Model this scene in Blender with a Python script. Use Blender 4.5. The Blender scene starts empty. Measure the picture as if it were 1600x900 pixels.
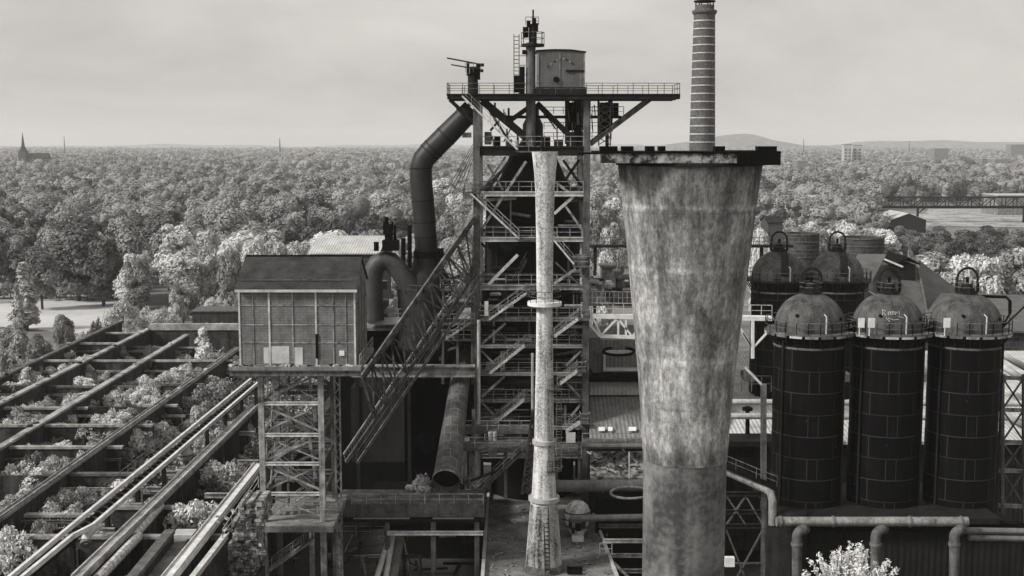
import bpy, math, random
import numpy as np
from mathutils import Vector as V
R = math.radians
rnd = random.Random(7)
S = bpy.context.scene
COL = S.collection
# ------------------------------------------------------------------ camera
F = 1950.0; H = 50.0; TH = math.atan(228.0 / F); CT, ST = math.cos(TH), math.sin(TH)
cam_d = bpy.data.cameras.new('camera'); cam = bpy.data.objects.new('camera', cam_d); COL.objects.link(cam)
cam.location = (0, 0, H); cam.rotation_euler = (math.pi / 2 - TH, 0, 0)
cam_d.sensor_width = 36; cam_d.lens = 36 * F / 1600; cam_d.clip_start = 0.5; cam_d.clip_end = 60000
S.camera = cam

def P(px, py, Y):
    "point seen at a pixel of the 1600x900 photo, at real distance Y"
    x = (px - 800) / F; y = (450 - py) / F
    t = Y / (CT + y * ST)
    return V((x * t, Y, H + (-ST + y * CT) * t))
def PZ(px, py, z):
    "point seen at a pixel, lying at height z"
    x = (px - 800) / F; y = (450 - py) / F
    t = (z - H) / (-ST + y * CT)
    return V((x * t, (CT + y * ST) * t, z))
def M_(px, Y): return px * Y / F      # pixels -> metres at distance Y

# ------------------------------------------------------------------ materials
MATS = {}
def grey(g): return (g, g * 0.997, g * 0.99, 1)
def mat(name, lo, hi, scale=1.0, rough=0.8, streak=0.0, metal=0.0, bump=0.15, contrast=(0.35, 0.65), bands=None, brick=None, wave=None, spec=0.12, fine=0.25):
    m = bpy.data.materials.new(name); m.use_nodes = True; MATS[name] = m
    nt = m.node_tree; N = nt.nodes; L = nt.links
    b = N['Principled BSDF']; b.inputs['Roughness'].default_value = rough; b.inputs['Metallic'].default_value = metal
    b.inputs['Specular IOR Level'].default_value = spec
    tc = N.new('ShaderNodeTexCoord')
    n1 = N.new('ShaderNodeTexNoise'); n1.inputs['Scale'].default_value = scale; n1.inputs['Detail'].default_value = 7; n1.inputs['Roughness'].default_value = 0.62
    L.new(tc.outputs['Object'], n1.inputs['Vector'])
    fac = n1.outputs['Fac']
    if streak:
        mp = N.new('ShaderNodeMapping'); mp.inputs['Scale'].default_value = (2.2, 2.2, 0.16); L.new(tc.outputs['Object'], mp.inputs['Vector'])
        n2 = N.new('ShaderNodeTexNoise'); n2.inputs['Scale'].default_value = scale * 1.3; n2.inputs['Detail'].default_value = 6
        L.new(mp.outputs['Vector'], n2.inputs['Vector'])
        mx = N.new('ShaderNodeMix'); mx.inputs[0].default_value = streak
        L.new(fac, mx.inputs[2]); L.new(n2.outputs['Fac'], mx.inputs[3]); fac = mx.outputs[0]
    if fine:
        n3 = N.new('ShaderNodeTexNoise'); n3.inputs['Scale'].default_value = scale * 9; n3.inputs['Detail'].default_value = 4
        L.new(tc.outputs['Object'], n3.inputs['Vector'])
        mx = N.new('ShaderNodeMix'); mx.inputs[0].default_value = fine
        L.new(fac, mx.inputs[2]); L.new(n3.outputs['Fac'], mx.inputs[3]); fac = mx.outputs[0]
    rp = N.new('ShaderNodeValToRGB'); e = rp.color_ramp.elements
    e[0].position, e[1].position = contrast; e[0].color = grey(lo); e[1].color = grey(hi)
    L.new(fac, rp.inputs['Fac']); col = rp.outputs['Color']
    if brick:                                   # (width, row height, mortar size, mortar grey, uv?)
        br = N.new('ShaderNodeTexBrick'); br.inputs['Scale'].default_value = 1
        br.inputs['Brick Width'].default_value = brick[0]; br.inputs['Row Height'].default_value = brick[1]
        br.inputs['Mortar Size'].default_value = brick[2]; br.inputs['Mortar Smooth'].default_value = 0.3
        br.inputs['Color1'].default_value = (1, 1, 1, 1); br.inputs['Color2'].default_value = (brick[5],) * 3 + (1,) if len(brick) > 5 else (0.8, 0.8, 0.8, 1)
        br.inputs['Mortar'].default_value = (0, 0, 0, 1)
        if brick[4]: L.new(tc.outputs['UV'], br.inputs['Vector'])
        else:
            sx = N.new('ShaderNodeSeparateXYZ'); L.new(tc.outputs['Object'], sx.inputs[0])
            ad = N.new('ShaderNodeMath'); L.new(sx.outputs['X'], ad.inputs[0]); L.new(sx.outputs['Y'], ad.inputs[1])
            cx = N.new('ShaderNodeCombineXYZ'); L.new(ad.outputs[0], cx.inputs['X']); L.new(sx.outputs['Z'], cx.inputs['Y'])
            L.new(cx.outputs[0], br.inputs['Vector'])
        mu = N.new('ShaderNodeMix'); mu.data_type = 'RGBA'; mu.blend_type = 'MULTIPLY'; mu.inputs[0].default_value = 1
        L.new(col, mu.inputs[6]); L.new(br.outputs['Color'], mu.inputs[7])
        mm = N.new('ShaderNodeMix'); mm.data_type = 'RGBA'; mm.inputs[7].default_value = grey(brick[3])
        L.new(br.outputs['Fac'], mm.inputs[0]); L.new(mu.outputs[2], mm.inputs[6]); col = mm.outputs[2]
    hgt = fac
    if wave:                                    # corrugation along object X: (period m, depth of tone)
        wv = N.new('ShaderNodeTexWave'); wv.bands_direction = 'X'; wv.inputs['Scale'].default_value = 0.31416 / wave[0] * 1.0; wv.inputs['Distortion'].default_value = 0.0
        L.new(tc.outputs['Object'], wv.inputs['Vector']); hgt = wv.outputs['Fac']
    if bump:
        bp = N.new('ShaderNodeBump'); bp.inputs['Strength'].default_value = bump if not wave else wave[1]; bp.inputs['Distance'].default_value = 0.12
        L.new(hgt, bp.inputs['Height']); L.new(bp.outputs['Normal'], b.inputs['Normal'])
    L.new(col, b.inputs['Base Color'])
    return m

mat('steel_dark', 0.004, 0.026, 0.7, 0.65, 0.5)
mat('steel_black', 0.002, 0.007, 0.5, 0.8, 0.5, spec=.05)
mat('steel_mid', 0.01, 0.19, 0.9, 0.7, 0.45)
mat('steel_frame', 0.02, 0.44, 1.1, 0.75, 0.35, contrast=(0.36, 0.62))
mat('steel_pale', 0.10, 0.66, 1.2, 0.7, 0.3, contrast=(0.3, 0.6))
mat('grating', 0.03, 0.16, 1.5, 0.85)
mat('pipe_dark', 0.006, 0.028, 0.35, 0.5, 0.3, spec=0.3)
mat('pipe_mid', 0.07, 0.20, 0.8, 0.6, 0.3)
mat('rail_bright', 0.4, 0.8, 0.8, 0.6, 0.2)
mat('pipe_elbow', 0.03, 0.16, 0.9, 0.65, 0.35, contrast=(.36, .64))
mat('pipe_worn', 0.06, 0.34, 0.9, 0.65, 0.35, contrast=(.36, .64))
mat('pipe_pale', 0.28, 0.66, 1.0, 0.65, 0.3)
mat('white_paint', 0.55, 0.85, 1.2, 0.6, 0.2)
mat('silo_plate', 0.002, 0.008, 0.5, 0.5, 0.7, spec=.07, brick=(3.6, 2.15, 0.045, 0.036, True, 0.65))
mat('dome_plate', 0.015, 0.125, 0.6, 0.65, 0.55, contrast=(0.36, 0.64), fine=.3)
mat('roof_tar', 0.018, 0.06, 0.6, 0.85, 0.1)
mat('hut_panel', 0.10, 0.25, 0.8, 0.9, 0.3, brick=(0.75, 0.26, 0.012, 0.07, False, 0.86))
mat('hut_patch', 0.4, 0.6, 1.2, 0.9)
mat('sheet_pale', 0.28, 0.6, 0.35, 0.6, 0.3, wave=(0.5, 0.6))
mat('sheet_mid', 0.10, 0.28, 0.45, 0.7, 0.35, wave=(0.5, 0.6))
mat('sheet_dark', 0.008, 0.028, 0.4, 0.8, 0.4, wave=(0.6, 0.5))
mat('concrete_wall', 0.05, 0.30, 0.6, 0.95, 0.35, contrast=(0.33, 0.66))
mat('concrete_pale', 0.25, 0.55, 0.8, 0.95, 0.2, contrast=(0.3, 0.7))
mat('concrete_deck', 0.06, 0.24, 0.3, 0.95, 0.0, contrast=(0.36, 0.64), fine=.35)
mat('slab_edge', 0.02, 0.42, 1.1, 0.95, 0.1, contrast=(0.45, 0.62))
mat('brick_stack', 0.09, 0.2, 0.8, 0.9, 0.1, brick=(0.5, 0.34, 0.06, 0.10, True, 0.6))
mat('brick_dark', 0.03, 0.09, 0.6, 0.9, 0.2, brick=(1.2, 0.8, 0.06, 0.09, True, 0.7))
mat('soil', 0.01, 0.07, 0.25, 1.0, 0, contrast=(0.35, 0.7))
mat('asphalt', 0.02, 0.06, 0.15, 0.95)
mat('meadow_grass', 0.36, 0.58, 0.05, 1.0, contrast=(0.3, 0.7))
mat('pale_yard', 0.14, 0.48, 0.05, 1.0, contrast=(.4, .62), fine=.4)
mat('bark', 0.03, 0.09, 2.0, 0.95)
mat('tile_roof', 0.07, 0.15, 0.5, 0.85, 0.2)
mat('rubble', 0.04, 0.5, 1.3, 0.95, contrast=(0.42, 0.62), bump=0.6)

# weathered concrete of the great flared stack
def concrete_stack():
    m = bpy.data.materials.new('stack_concrete'); m.use_nodes = True; MATS['stack_concrete'] = m
    nt = m.node_tree; N = nt.nodes; L = nt.links; b = N['Principled BSDF']; b.inputs['Roughness'].default_value = 0.95
    b.inputs['Specular IOR Level'].default_value = 0.15
    tc = N.new('ShaderNodeTexCoord')
    def noise(scale, sc3, detail=8, rough=0.62, dist=0.0):
        mp = N.new('ShaderNodeMapping'); mp.inputs['Scale'].default_value = sc3; L.new(tc.outputs['Object'], mp.inputs['Vector'])
        n = N.new('ShaderNodeTexNoise'); n.inputs['Scale'].default_value = scale; n.inputs['Detail'].default_value = detail
        n.inputs['Roughness'].default_value = rough; n.inputs['Distortion'].default_value = dist
        L.new(mp.outputs['Vector'], n.inputs['Vector']); return n.outputs['Fac']
    def ramp(f, a, c, ca, cc):
        r = N.new('ShaderNodeValToRGB'); e = r.color_ramp.elements; e[0].position = a; e[1].position = c
        e[0].color = (ca, ca, ca, 1); e[1].color = (cc, cc, cc, 1); L.new(f, r.inputs['Fac']); return r.outputs['Color']
    def mul(a, c, f=1.0, mode='MULTIPLY'):
        x = N.new('ShaderNodeMix'); x.data_type = 'RGBA'; x.blend_type = mode; x.inputs[0].default_value = f
        L.new(a, x.inputs[6]); L.new(c, x.inputs[7]); return x.outputs[2]
    base = ramp(noise(0.42, (1, 1, 0.38), 13, 0.72, 0.25), 0.36, 0.64, 0.15, 0.50)       # blotches
    streak = ramp(noise(0.9, (1.5, 1.5, 0.09), 8, 0.6, 0.1), 0.37, 0.60, 0.42, 1.0)    # run-off streaks
    fine = ramp(noise(3.2, (1, 1, 0.6), 9, 0.75), 0.36, 0.62, 0.42, 1.15)
    c = mul(mul(base, streak, 0.7), fine, 0.95)
    # lime patches run down from the lift joints, rim's shade painted dark near the mouth
    sx = N.new('ShaderNodeSeparateXYZ'); L.new(tc.outputs['Object'], sx.inputs[0])
    wob = noise(0.7, (1, 1, 0.2), 4)
    za = N.new('ShaderNodeMath'); za.operation = 'MULTIPLY_ADD'; L.new(wob, za.inputs[0]); za.inputs[1].default_value = 0.5; L.new(sx.outputs['Z'], za.inputs[2])
    cr = N.new('ShaderNodeMapRange'); cr.inputs['From Min'].default_value = 0; cr.inputs['From Max'].default_value = 28
    L.new(za.outputs[0], cr.inputs['Value'])
    rb = N.new('ShaderNodeValToRGB'); L.new(cr.outputs[0], rb.inputs['Fac']); rb.color_ramp.interpolation = 'LINEAR'
    els = rb.color_ramp.elements
    zs = STACK_BANDS
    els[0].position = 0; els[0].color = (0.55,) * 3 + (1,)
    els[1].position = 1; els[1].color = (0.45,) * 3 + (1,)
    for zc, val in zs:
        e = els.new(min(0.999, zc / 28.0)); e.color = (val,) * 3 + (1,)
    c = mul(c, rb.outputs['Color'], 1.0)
    vo = N.new('ShaderNodeTexVoronoi'); vo.inputs['Scale'].default_value = 0.55; vo.feature = 'F1'
    mp = N.new('ShaderNodeMapping'); mp.inputs['Scale'].default_value = (1, 1, 0.35); L.new(tc.outputs['Object'], mp.inputs['Vector'])
    L.new(mp.outputs['Vector'], vo.inputs['Vector'])
    patch = ramp(vo.outputs['Color'], 0.3, 0.75, 0.7, 1.2)
    c = mul(c, patch, 0.5)
    lime = ramp(noise(1.0, (1, 1, 0.45), 14, 0.72, 0.8), 0.49, 0.54, 0.72, 1.28)      # hard-edged flaking
    c = mul(c, lime, 0.55)
    pits = ramp(noise(5.5, (1, 1, 0.7), 10, 0.8), 0.40, 0.50, 0.55, 1.05)
    c = mul(c, pits, 0.5)
    tint = N.new('ShaderNodeRGB'); tint.outputs[0].default_value = (1.62, 1.61, 1.59, 1)
    c = mul(c, tint.outputs[0], 1.0)
    L.new(c, b.inputs['Base Color'])
    # shuttering joints: narrow vertical seams staggered from lift to lift
    br = N.new('ShaderNodeTexBrick'); br.inputs['Scale'].default_value = 1; br.inputs['Brick Width'].default_value = 3.4; br.inputs['Row Height'].default_value = 4.15
    br.inputs['Mortar Size'].default_value = 0.035; br.inputs['Mortar Smooth'].default_value = 0.6; L.new(tc.outputs['UV'], br.inputs['Vector'])
    br.inputs['Color1'].default_value = (1, 1, 1, 1); br.inputs['Color2'].default_value = (0.8, 0.8, 0.8, 1); br.inputs['Mortar'].default_value = (0.62, 0.62, 0.62, 1)
    c = mul(c, br.outputs['Color'], 0.75); L.new(c, b.inputs['Base Color'])
    bp = N.new('ShaderNodeBump'); bp.inputs['Strength'].default_value = 0.35; bp.inputs['Distance'].default_value = 0.08
    L.new(fine, bp.inputs['Height']); L.new(bp.outputs['Normal'], b.inputs['Normal'])

def foliage(name, lo, hi, trans=0.25, scale=0.35):
    m = bpy.data.materials.new(name); m.use_nodes = True; MATS[name] = m
    nt = m.node_tree; N = nt.nodes; L = nt.links
    for n in list(N):
        if n.type == 'BSDF_PRINCIPLED': N.remove(n)
    out = N['Material Output']
    tc = N.new('ShaderNodeTexCoord'); oi = N.new('ShaderNodeObjectInfo')
    n1 = N.new('ShaderNodeTexNoise'); n1.inputs['Scale'].default_value = scale; n1.inputs['Detail'].default_value = 5; n1.noise_dimensions = '4D'
    L.new(tc.outputs['Object'], n1.inputs['Vector'])
    mlt = N.new('ShaderNodeMath'); mlt.operation = 'MULTIPLY'; mlt.inputs[1].default_value = 40; L.new(oi.outputs['Random'], mlt.inputs[0]); L.new(mlt.outputs[0], n1.inputs['W'])
    ad = N.new('ShaderNodeMath'); ad.operation = 'MULTIPLY_ADD'; ad.inputs[1].default_value = 0.46; L.new(oi.outputs['Random'], ad.inputs[0]);
    sb = N.new('ShaderNodeMath'); sb.operation = 'SUBTRACT'; sb.inputs[1].default_value = 0.23; L.new(n1.outputs['Fac'], sb.inputs[0]); L.new(sb.outputs[0], ad.inputs[2])
    rp = N.new('ShaderNodeValToRGB'); e = rp.color_ramp.elements; e[0].position = 0.32; e[1].position = 0.68; e[0].color = grey(lo); e[1].color = grey(hi)
    at = N.new('ShaderNodeAttribute'); at.attribute_name = 'tone'; a2 = N.new('ShaderNodeMath'); a2.operation = 'ADD'; L.new(at.outputs['Fac'], a2.inputs[0]); L.new(ad.outputs[0], a2.inputs[1])
    L.new(a2.outputs[0], rp.inputs['Fac'])
    d = N.new('ShaderNodeBsdfDiffuse'); t = N.new('ShaderNodeBsdfTranslucent'); mx = N.new('ShaderNodeMixShader'); mx.inputs[0].default_value = trans
    L.new(rp.outputs['Color'], d.inputs['Color']); L.new(rp.outputs['Color'], t.inputs['Color'])
    L.new(d.outputs[0], mx.inputs[1]); L.new(t.outputs[0], mx.inputs[2]); L.new(mx.outputs[0], out.inputs['Surface'])
foliage('leaf_dark', 0.06, 0.19, .12)
foliage('leaf_mid', 0.15, 0.42, .15)
foliage('leaf_pale', 0.26, 0.70, 0.18)
foliage('leaf_blossom', 0.5, 0.8, 0.2)
foliage('leaf_far', 0.07, 0.30, 0.12, 0.03)

# ------------------------------------------------------------------ mesh helpers
ORG = {}
class MB:
    def __init__(s): s.v = []; s.f = []; s.sm = []; s.uv = []
    def _add(s, vs, fs, smooth=False, uvs=None):
        o = len(s.v); s.v += [tuple(v) for v in vs]
        s.uv += uvs if uvs else [(v[0] + v[1], v[2]) for v in vs]
        s.f += [tuple(i + o for i in f) for f in fs]; s.sm += [smooth] * len(fs); return s
    def box(s, x0, x1, y0, y1, z0, z1):
        x0, x1 = min(x0, x1), max(x0, x1); y0, y1 = min(y0, y1), max(y0, y1); z0, z1 = min(z0, z1), max(z0, z1)
        vs = [(x0, y0, z0), (x1, y0, z0), (x1, y1, z0), (x0, y1, z0), (x0, y0, z1), (x1, y0, z1), (x1, y1, z1), (x0, y1, z1)]
        return s._add(vs, [(0, 3, 2, 1), (4, 5, 6, 7), (0, 1, 5, 4), (1, 2, 6, 5), (2, 3, 7, 6), (3, 0, 4, 7)])
    def pbox(s, px0, py0, px1, py1, Y0, Y1):
        pc = (px0 + px1) / 2; zt = P(pc, py0, Y0).z; zb = P(pc, py1, Y0).z; pm = (py0 + py1) / 2
        return s.box(P(px0, pm, Y0).x, P(px1, pm, Y0).x, Y0, Y1, zb, zt)
    def beam(s, p, q, w=0.3, h=None, up=None):
        p, q = V(p), V(q); h = h or w; d = q - p
        if d.length < 1e-5: return s
        d.normalize(); u = V(up) if up else (V((0, 0, 1)) if abs(d.z) < 0.9 else V((0, 1, 0)))
        a = d.cross(u).normalized(); b = a.cross(d).normalized(); a *= w / 2; b *= h / 2
        vs = [p - a - b, p + a - b, p + a + b, p - a + b, q - a - b, q + a - b, q + a + b, q - a + b]
        return s._add(vs, [(0, 1, 2, 3), (7, 6, 5, 4), (0, 4, 5, 1), (1, 5, 6, 2), (2, 6, 7, 3), (3, 7, 4, 0)])
    def hbeam(s, p, q, w=0.3, h=0.4):
        "rolled I section: two flanges and a web"
        p, q = V(p), V(q); d = (q - p).normalized(); u = V((0, 0, 1)) if abs(d.z) < 0.9 else V((0, 1, 0))
        a = d.cross(u).normalized(); b = a.cross(d).normalized(); t = h * 0.14
        for k in (-1, 1):
            o = b * (k * (h / 2 - t / 2)); s.beam(p + o, q + o, w, t, up)if False else s.beam(p + o, q + o, w, t)
        return s.beam(p, q, w * 0.2, h - 2 * t)
    def tube(s, pts, r, n=10, caps=True):
        pts = [V(p) for p in pts]; k = len(pts); rs = r if isinstance(r, (list, tuple)) else [r] * k
        vs = []; uvs = []; prev = None; L = 0
        for i, p in enumerate(pts):
            t = (pts[min(i + 1, k - 1)] - pts[max(i - 1, 0)]).normalized()
            if prev is None: a = t.cross(V((0, 0, 1)) if abs(t.z) < 0.9 else V((0, 1, 0))).normalized()
            else: a = (prev - t * prev.dot(t)).normalized()
            prev = a; b = t.cross(a)
            if i: L += (p - pts[i - 1]).length
            for j in range(n + 1):
                th = 2 * math.pi * j / n
                vs.append(p + (a * math.cos(th) + b * math.sin(th)) * rs[i]); uvs.append((th * rs[i], L))
        w = n + 1
        fs = [(i * w + j, i * w + j + 1, (i + 1) * w + j + 1, (i + 1) * w + j) for i in range(k - 1) for j in range(n)]
        s._add(vs, fs, True, uvs)
        if caps: s._add(vs[:n], [tuple(range(n - 1, -1, -1))]); s._add(vs[-w:-1], [tuple(range(n))])
        return s
    def lathe(s, cx, cy, prof, n=32, caps=False, a0=0.0, a1=2 * math.pi):
        vs = []; uvs = []; w = n + 1; R0 = max(r for r, z in prof)
        for r, z in prof:
            for j in range(w):
                th = a0 + (a1 - a0) * j / n - math.pi / 2
                vs.append((cx + r * math.cos(th), cy + r * math.sin(th), z)); uvs.append((th * R0, z))
        fs = [(i * w + j, i * w + j + 1, (i + 1) * w + j + 1, (i + 1) * w + j) for i in range(len(prof) - 1) for j in range(n)]
        s._add(vs, fs, True, uvs)
        if caps:
            s._add(vs[:n], [tuple(range(n - 1, -1, -1))]); s._add(vs[-w:-1], [tuple(range(n))])
        return s
    def ring(s, cx, cy, z0, z1, r0, r1, n=32, a0=0.0, a1=2 * math.pi):
        return s.lathe(cx, cy, [(r0, z0), (r1, z0), (r1, z1), (r0, z1), (r0, z0)], n, False, a0, a1)
    def prism(s, poly, d):
        "planar polygon (3D points) extruded by vector d"
        n = len(poly); d = V(d); vs = [V(p) for p in poly] + [V(p) + d for p in poly]
        return s._add(vs, [tuple(range(n)), tuple(range(2 * n - 1, n - 1, -1))] + [(i, i + n, (i + 1) % n + n, (i + 1) % n) for i in range(n)])
    def rail(s, pts, h=1.1, gap=1.6, t=0.07, mid=True):
        pts = [V(p) for p in pts]; up = V((0, 0, h))
        for a, b in zip(pts, pts[1:]):
            s.beam(a + up, b + up, t);
            if mid: s.beam(a + up * 0.5, b + up * 0.5, t * 0.75)
            k = max(1, int((b - a).length / gap))
            for i in range(k + 1):
                q = a.lerp(b, i / k); s.beam(q, q + up, t)
        return s
    def build(s, name, m, parent=None, org=None, smooth_angle=35):
        me = bpy.data.meshes.new(name)
        if parent is not None: o_ = ORG[parent.name]
        elif org is not None: o_ = V(org)
        else:
            xs = [v[0] for v in s.v]; ys = [v[1] for v in s.v]; zs = [v[2] for v in s.v]
            o_ = V(((min(xs) + max(xs)) / 2, (min(ys) + max(ys)) / 2, min(zs)))
        me.from_pydata([(v[0] - o_.x, v[1] - o_.y, v[2] - o_.z) for v in s.v], [], s.f)
        if any(s.sm):
            me.polygons.foreach_set('use_smooth', s.sm)
        uv = me.uv_layers.new(name='UVMap'); li = np.empty(len(me.loops), np.int32); me.loops.foreach_get('vertex_index', li)
        uv.data.foreach_set('uv', np.asarray(s.uv, np.float32)[li].ravel())
        me.update()
        if any(s.sm):
            try: me.set_sharp_from_angle(angle=R(smooth_angle))
            except Exception: pass
        me.materials.append(MATS[m] if isinstance(m, str) else m)
        o = bpy.data.objects.new(name, me); COL.objects.link(o)
        if parent is not None: o.parent = parent
        else: o.location = o_
        ORG[o.name] = o_
        return o

def tag(o, label=None, cat=None, group=None, kind=None):
    if label: o['label'] = label
    if cat: o['category'] = cat
    if group: o['group'] = group
    if kind: o['kind'] = kind
    return o
def thing(name, label, cat, loc, group=None):
    o = bpy.data.objects.new(name, None); COL.objects.link(o); o.location = loc; o.empty_display_size = 0.5
    ORG[o.name] = V(loc); return tag(o, label, cat, group)
def solo(mb, name, m, label, cat, group=None): return tag(mb.build(name, m), label, cat, group)
def struct(mb, name, m): return tag(mb.build(name, m), kind='structure')
def copy_tree(o, parent=None):
    c = o.copy(); COL.objects.link(c)
    if parent: c.parent = parent
    for ch in o.children: copy_tree(ch, c)
    return c
def stair(parent, p, q, wid=1.2, m='steel_frame', rm='steel_frame', rail=True):
    "flight rising from p to q (both at the front edge), wid metres deep"
    p, q = V(p), V(q); b = V((0, wid, 0)); mb = MB()
    mb.beam(p, q, 0.09, 0.2); mb.beam(p + b, q + b, 0.09, 0.14)
    n = max(3, int(abs(q.z - p.z) / 0.24))
    for i in range(n):
        c = p.lerp(q, (i + 0.5) / n); sx = abs(q.x - p.x) / n * 0.5
        mb.box(c.x - sx, c.x + sx, c.y + 0.05, c.y + wid - 0.05, c.z + 0.02, c.z + 0.06)
    f = mb.build('stair_flight', m, parent)
    if rail:
        rb = MB()
        for o in (V((0, 0, 0)), b): rb.rail([p + o, q + o], 1.0, 1.3, 0.06)
        rb.build('handrail', rm, f)
    return f
HAZE = 0.00008; EXPO = 1.5
# ================================================================== great flared concrete stack
Yc = 80.0
prof_px = [(900, 65.5), (719, 66.0), (715, 66.9), (650, 70.8), (570, 77.5), (500, 84.8), (425, 92.5), (325, 103), (258, 111.5)]
cxs = P(1077, 300, Yc).x
zr = [(P(1077, y, Yc).z, M_(r, Yc) * 1.0) for y, r in prof_px]
z0 = 8.0
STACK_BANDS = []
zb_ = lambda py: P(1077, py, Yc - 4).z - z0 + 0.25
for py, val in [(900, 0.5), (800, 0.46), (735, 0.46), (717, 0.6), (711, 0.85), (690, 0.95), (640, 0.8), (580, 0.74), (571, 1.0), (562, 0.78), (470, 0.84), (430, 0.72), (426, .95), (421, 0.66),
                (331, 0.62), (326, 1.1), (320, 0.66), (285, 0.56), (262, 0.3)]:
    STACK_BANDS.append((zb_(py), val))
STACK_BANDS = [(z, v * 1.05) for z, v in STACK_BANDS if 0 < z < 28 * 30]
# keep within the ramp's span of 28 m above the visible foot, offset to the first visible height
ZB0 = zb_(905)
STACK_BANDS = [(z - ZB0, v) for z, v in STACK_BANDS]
z0s = z0 + ZB0                                  # origin of the stack's object coordinates
concrete_stack()
st = thing('concrete_stack', 'massive weathered concrete stack flaring upward to a wide flat rim, nearest structure to the viewer', 'chimney', (cxs, Yc, z0s))
low = [(zr[0][1], 8.0), (zr[0][1], zr[0][0]), (zr[1][1], zr[2][0] + .05)]
mb = MB().lathe(cxs, Yc, low, 64); mat('stack_coat', .05, .26, .3, .9, .35, contrast=(.42, .66), fine=.22)
mb.build('lower_shaft', 'stack_coat', st)
up_ = [(zr[1][1] - .03, zr[2][0])] + [(r, z) for z, r in zr[2:]]
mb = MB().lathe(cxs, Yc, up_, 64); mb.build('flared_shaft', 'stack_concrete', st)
zt = zr[-1][0]
MB().lathe(cxs, Yc, [(zr[-1][1], zt - 0.02), (zr[-1][1] + .12, zt), (zr[-1][1] + .12, zt + .2), (0.5, zt + .2)], 64).build('collar', 'steel_dark', st)
xl, xr = P(940, 245, 75.5).x, P(1218, 245, 75.5).x
zs0 = zt + 0.2; zs1 = P(1077, 240, 75.5).z
MB().box(xl, xr, 75.5, 84.5, zs0 + .003, zs1).build('rim_slab', 'slab_edge', st)
mb = MB(); mb.box(xl - .08, xr + .08, 75.42, 84.58, zs1 + .002, zs1 + 0.12); mb.build('rim_capping', 'steel_black', st)
MB().box(P(1152, 245, 75.4).x, xr + .05, 75.38, 84.6, zs0 - .12, zs1 + .15).build('rim_end_block', 'steel_black', st)
for a, c, dy in [(938, 965, 0), (972, 990, 1.5), (1010, 1023, 0), (1030, 1040, 2.0), (1118, 1133, 0.6), (1185, 1214, 0)]:
    MB().pbox(a, 228.5, c, 238.0, 76.2 + dy, 77.2 + dy).build('edge_block', 'steel_black', st)
MB().tube([P(903, 239.5, 76.5), P(941, 239.5, 76.5)], .07, 6).build('outrigger_bar', 'steel_black', st)

# ================================================================== slender pale chimney
Yp = 124.0
pp = [(886, 33), (879, 29.5), (872, 29), (786, 22), (784, 20), (776, 20), (700, 16), (640, 15), (560, 13.6), (470, 12.6), (375, 13.4), (300, 15), (268, 17), (237, 20.5)]
cxp = P(850.5, 600, Yp).x
zp = [(M_(r, Yp), P(850, y, Yp).z) for y, r in pp]
DECKZ = zp[0][1] - 0.25
pc = thing('slender_chimney', 'slender pale stained chimney with ring galleries, standing on the flat roof before the furnace', 'chimney', (cxp, Yp, zp[0][1]))
mat('stain_white', 0.10, 0.70, 0.6, 0.9, 0.65, contrast=(0.39, 0.58), fine=0.36)
MB().lathe(cxp, Yp, zp[3:], 40).build('shaft', 'stain_white', pc)
mat('stain_grey', 0.04, 0.5, 0.55, 0.9, 0.6, contrast=(0.42, 0.60), fine=0.25)
MB().lathe(cxp, Yp, zp[1:4], 40).build('foot_cone', 'stain_grey', pc)
MB().lathe(cxp, Yp, [(zp[0][0], DECKZ), (zp[0][0], zp[0][1]), (zp[0][0] - .15, zp[0][1] + .3), (zp[1][0], zp[1][1])], 40).build('base_ring', 'steel_mid', pc)
zg = lambda y: P(850, y, Yp).z
MB().ring(cxp, Yp, zg(477), zg(471), .7, M_(27, Yp), 32).build('ring_gallery', 'white_paint', pc)
g = MB(); ring_pts = [(cxp + M_(26, Yp) * math.cos(a), Yp + M_(26, Yp) * math.sin(a), zg(471)) for a in np.linspace(0, 2 * math.pi, 13)]
g.rail(ring_pts, 1.1, 3, .06).build('gallery_railing', 'steel_mid', pc)
for y, r in [(690, 19), (778, 25)]:
    MB().ring(cxp, Yp, zg(y + 3), zg(y - 3), M_(r - 6, Yp), M_(r, Yp), 32).build('band', 'concrete_pale', pc)
for y, a0, a1 in [(606, 0.3, 2.6), (732, 0.2, 2.3)]:
    l = MB().ring(cxp, Yp, zg(y + 2), zg(y - 1), .9, M_(25, Yp), 16, a0, a1).build('half_landing', 'steel_mid', pc)
    MB().rail([(cxp + M_(24, Yp) * math.cos(t - math.pi / 2), Yp + M_(24, Yp) * math.sin(t - math.pi / 2), zg(y)) for t in np.linspace(a0, a1, 7)], 1.1, 2, .06).build('handrail', 'steel_mid', l)
ld = MB(); xa = cxp + M_(19, Yp); ya = Yp - .9
for dx in (0, .5): ld.beam((xa + dx, ya, zg(733)), (xa + dx, ya, zg(600)), .07)
for i in range(30):
    z = zg(733) + (zg(600) - zg(733)) * i / 30; ld.beam((xa, ya, z), (xa + .5, ya, z), .05)
for i in range(9):
    z = zg(725) + (zg(605) - zg(725)) * i / 8
    ld.lathe(xa + .25, ya - .3, [(.42, z), (.42, z + .07)], 10)
ld.build('caged_ladder', 'steel_mid', pc)
ld = MB(); 
for k, dx in enumerate((-.25, .25)): ld.beam((cxp + .35 + dx, Yp - 2.0, DECKZ + .3), (cxp + .15 + dx, Yp - 1.32, zg(786)), .07)
for i in range(16):
    t = i / 16; ld.beam((cxp + .1 - .2 * t, Yp - 2.0 + .68 * t, DECKZ + .3 + t * (zg(786) - DECKZ - .3)), (cxp + .6 - .2 * t, Yp - 2.0 + .68 * t, DECKZ + .3 + t * (zg(786) - DECKZ - .3)), .06)
ld.build('foot_ladder', 'steel_black', pc)

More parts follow.
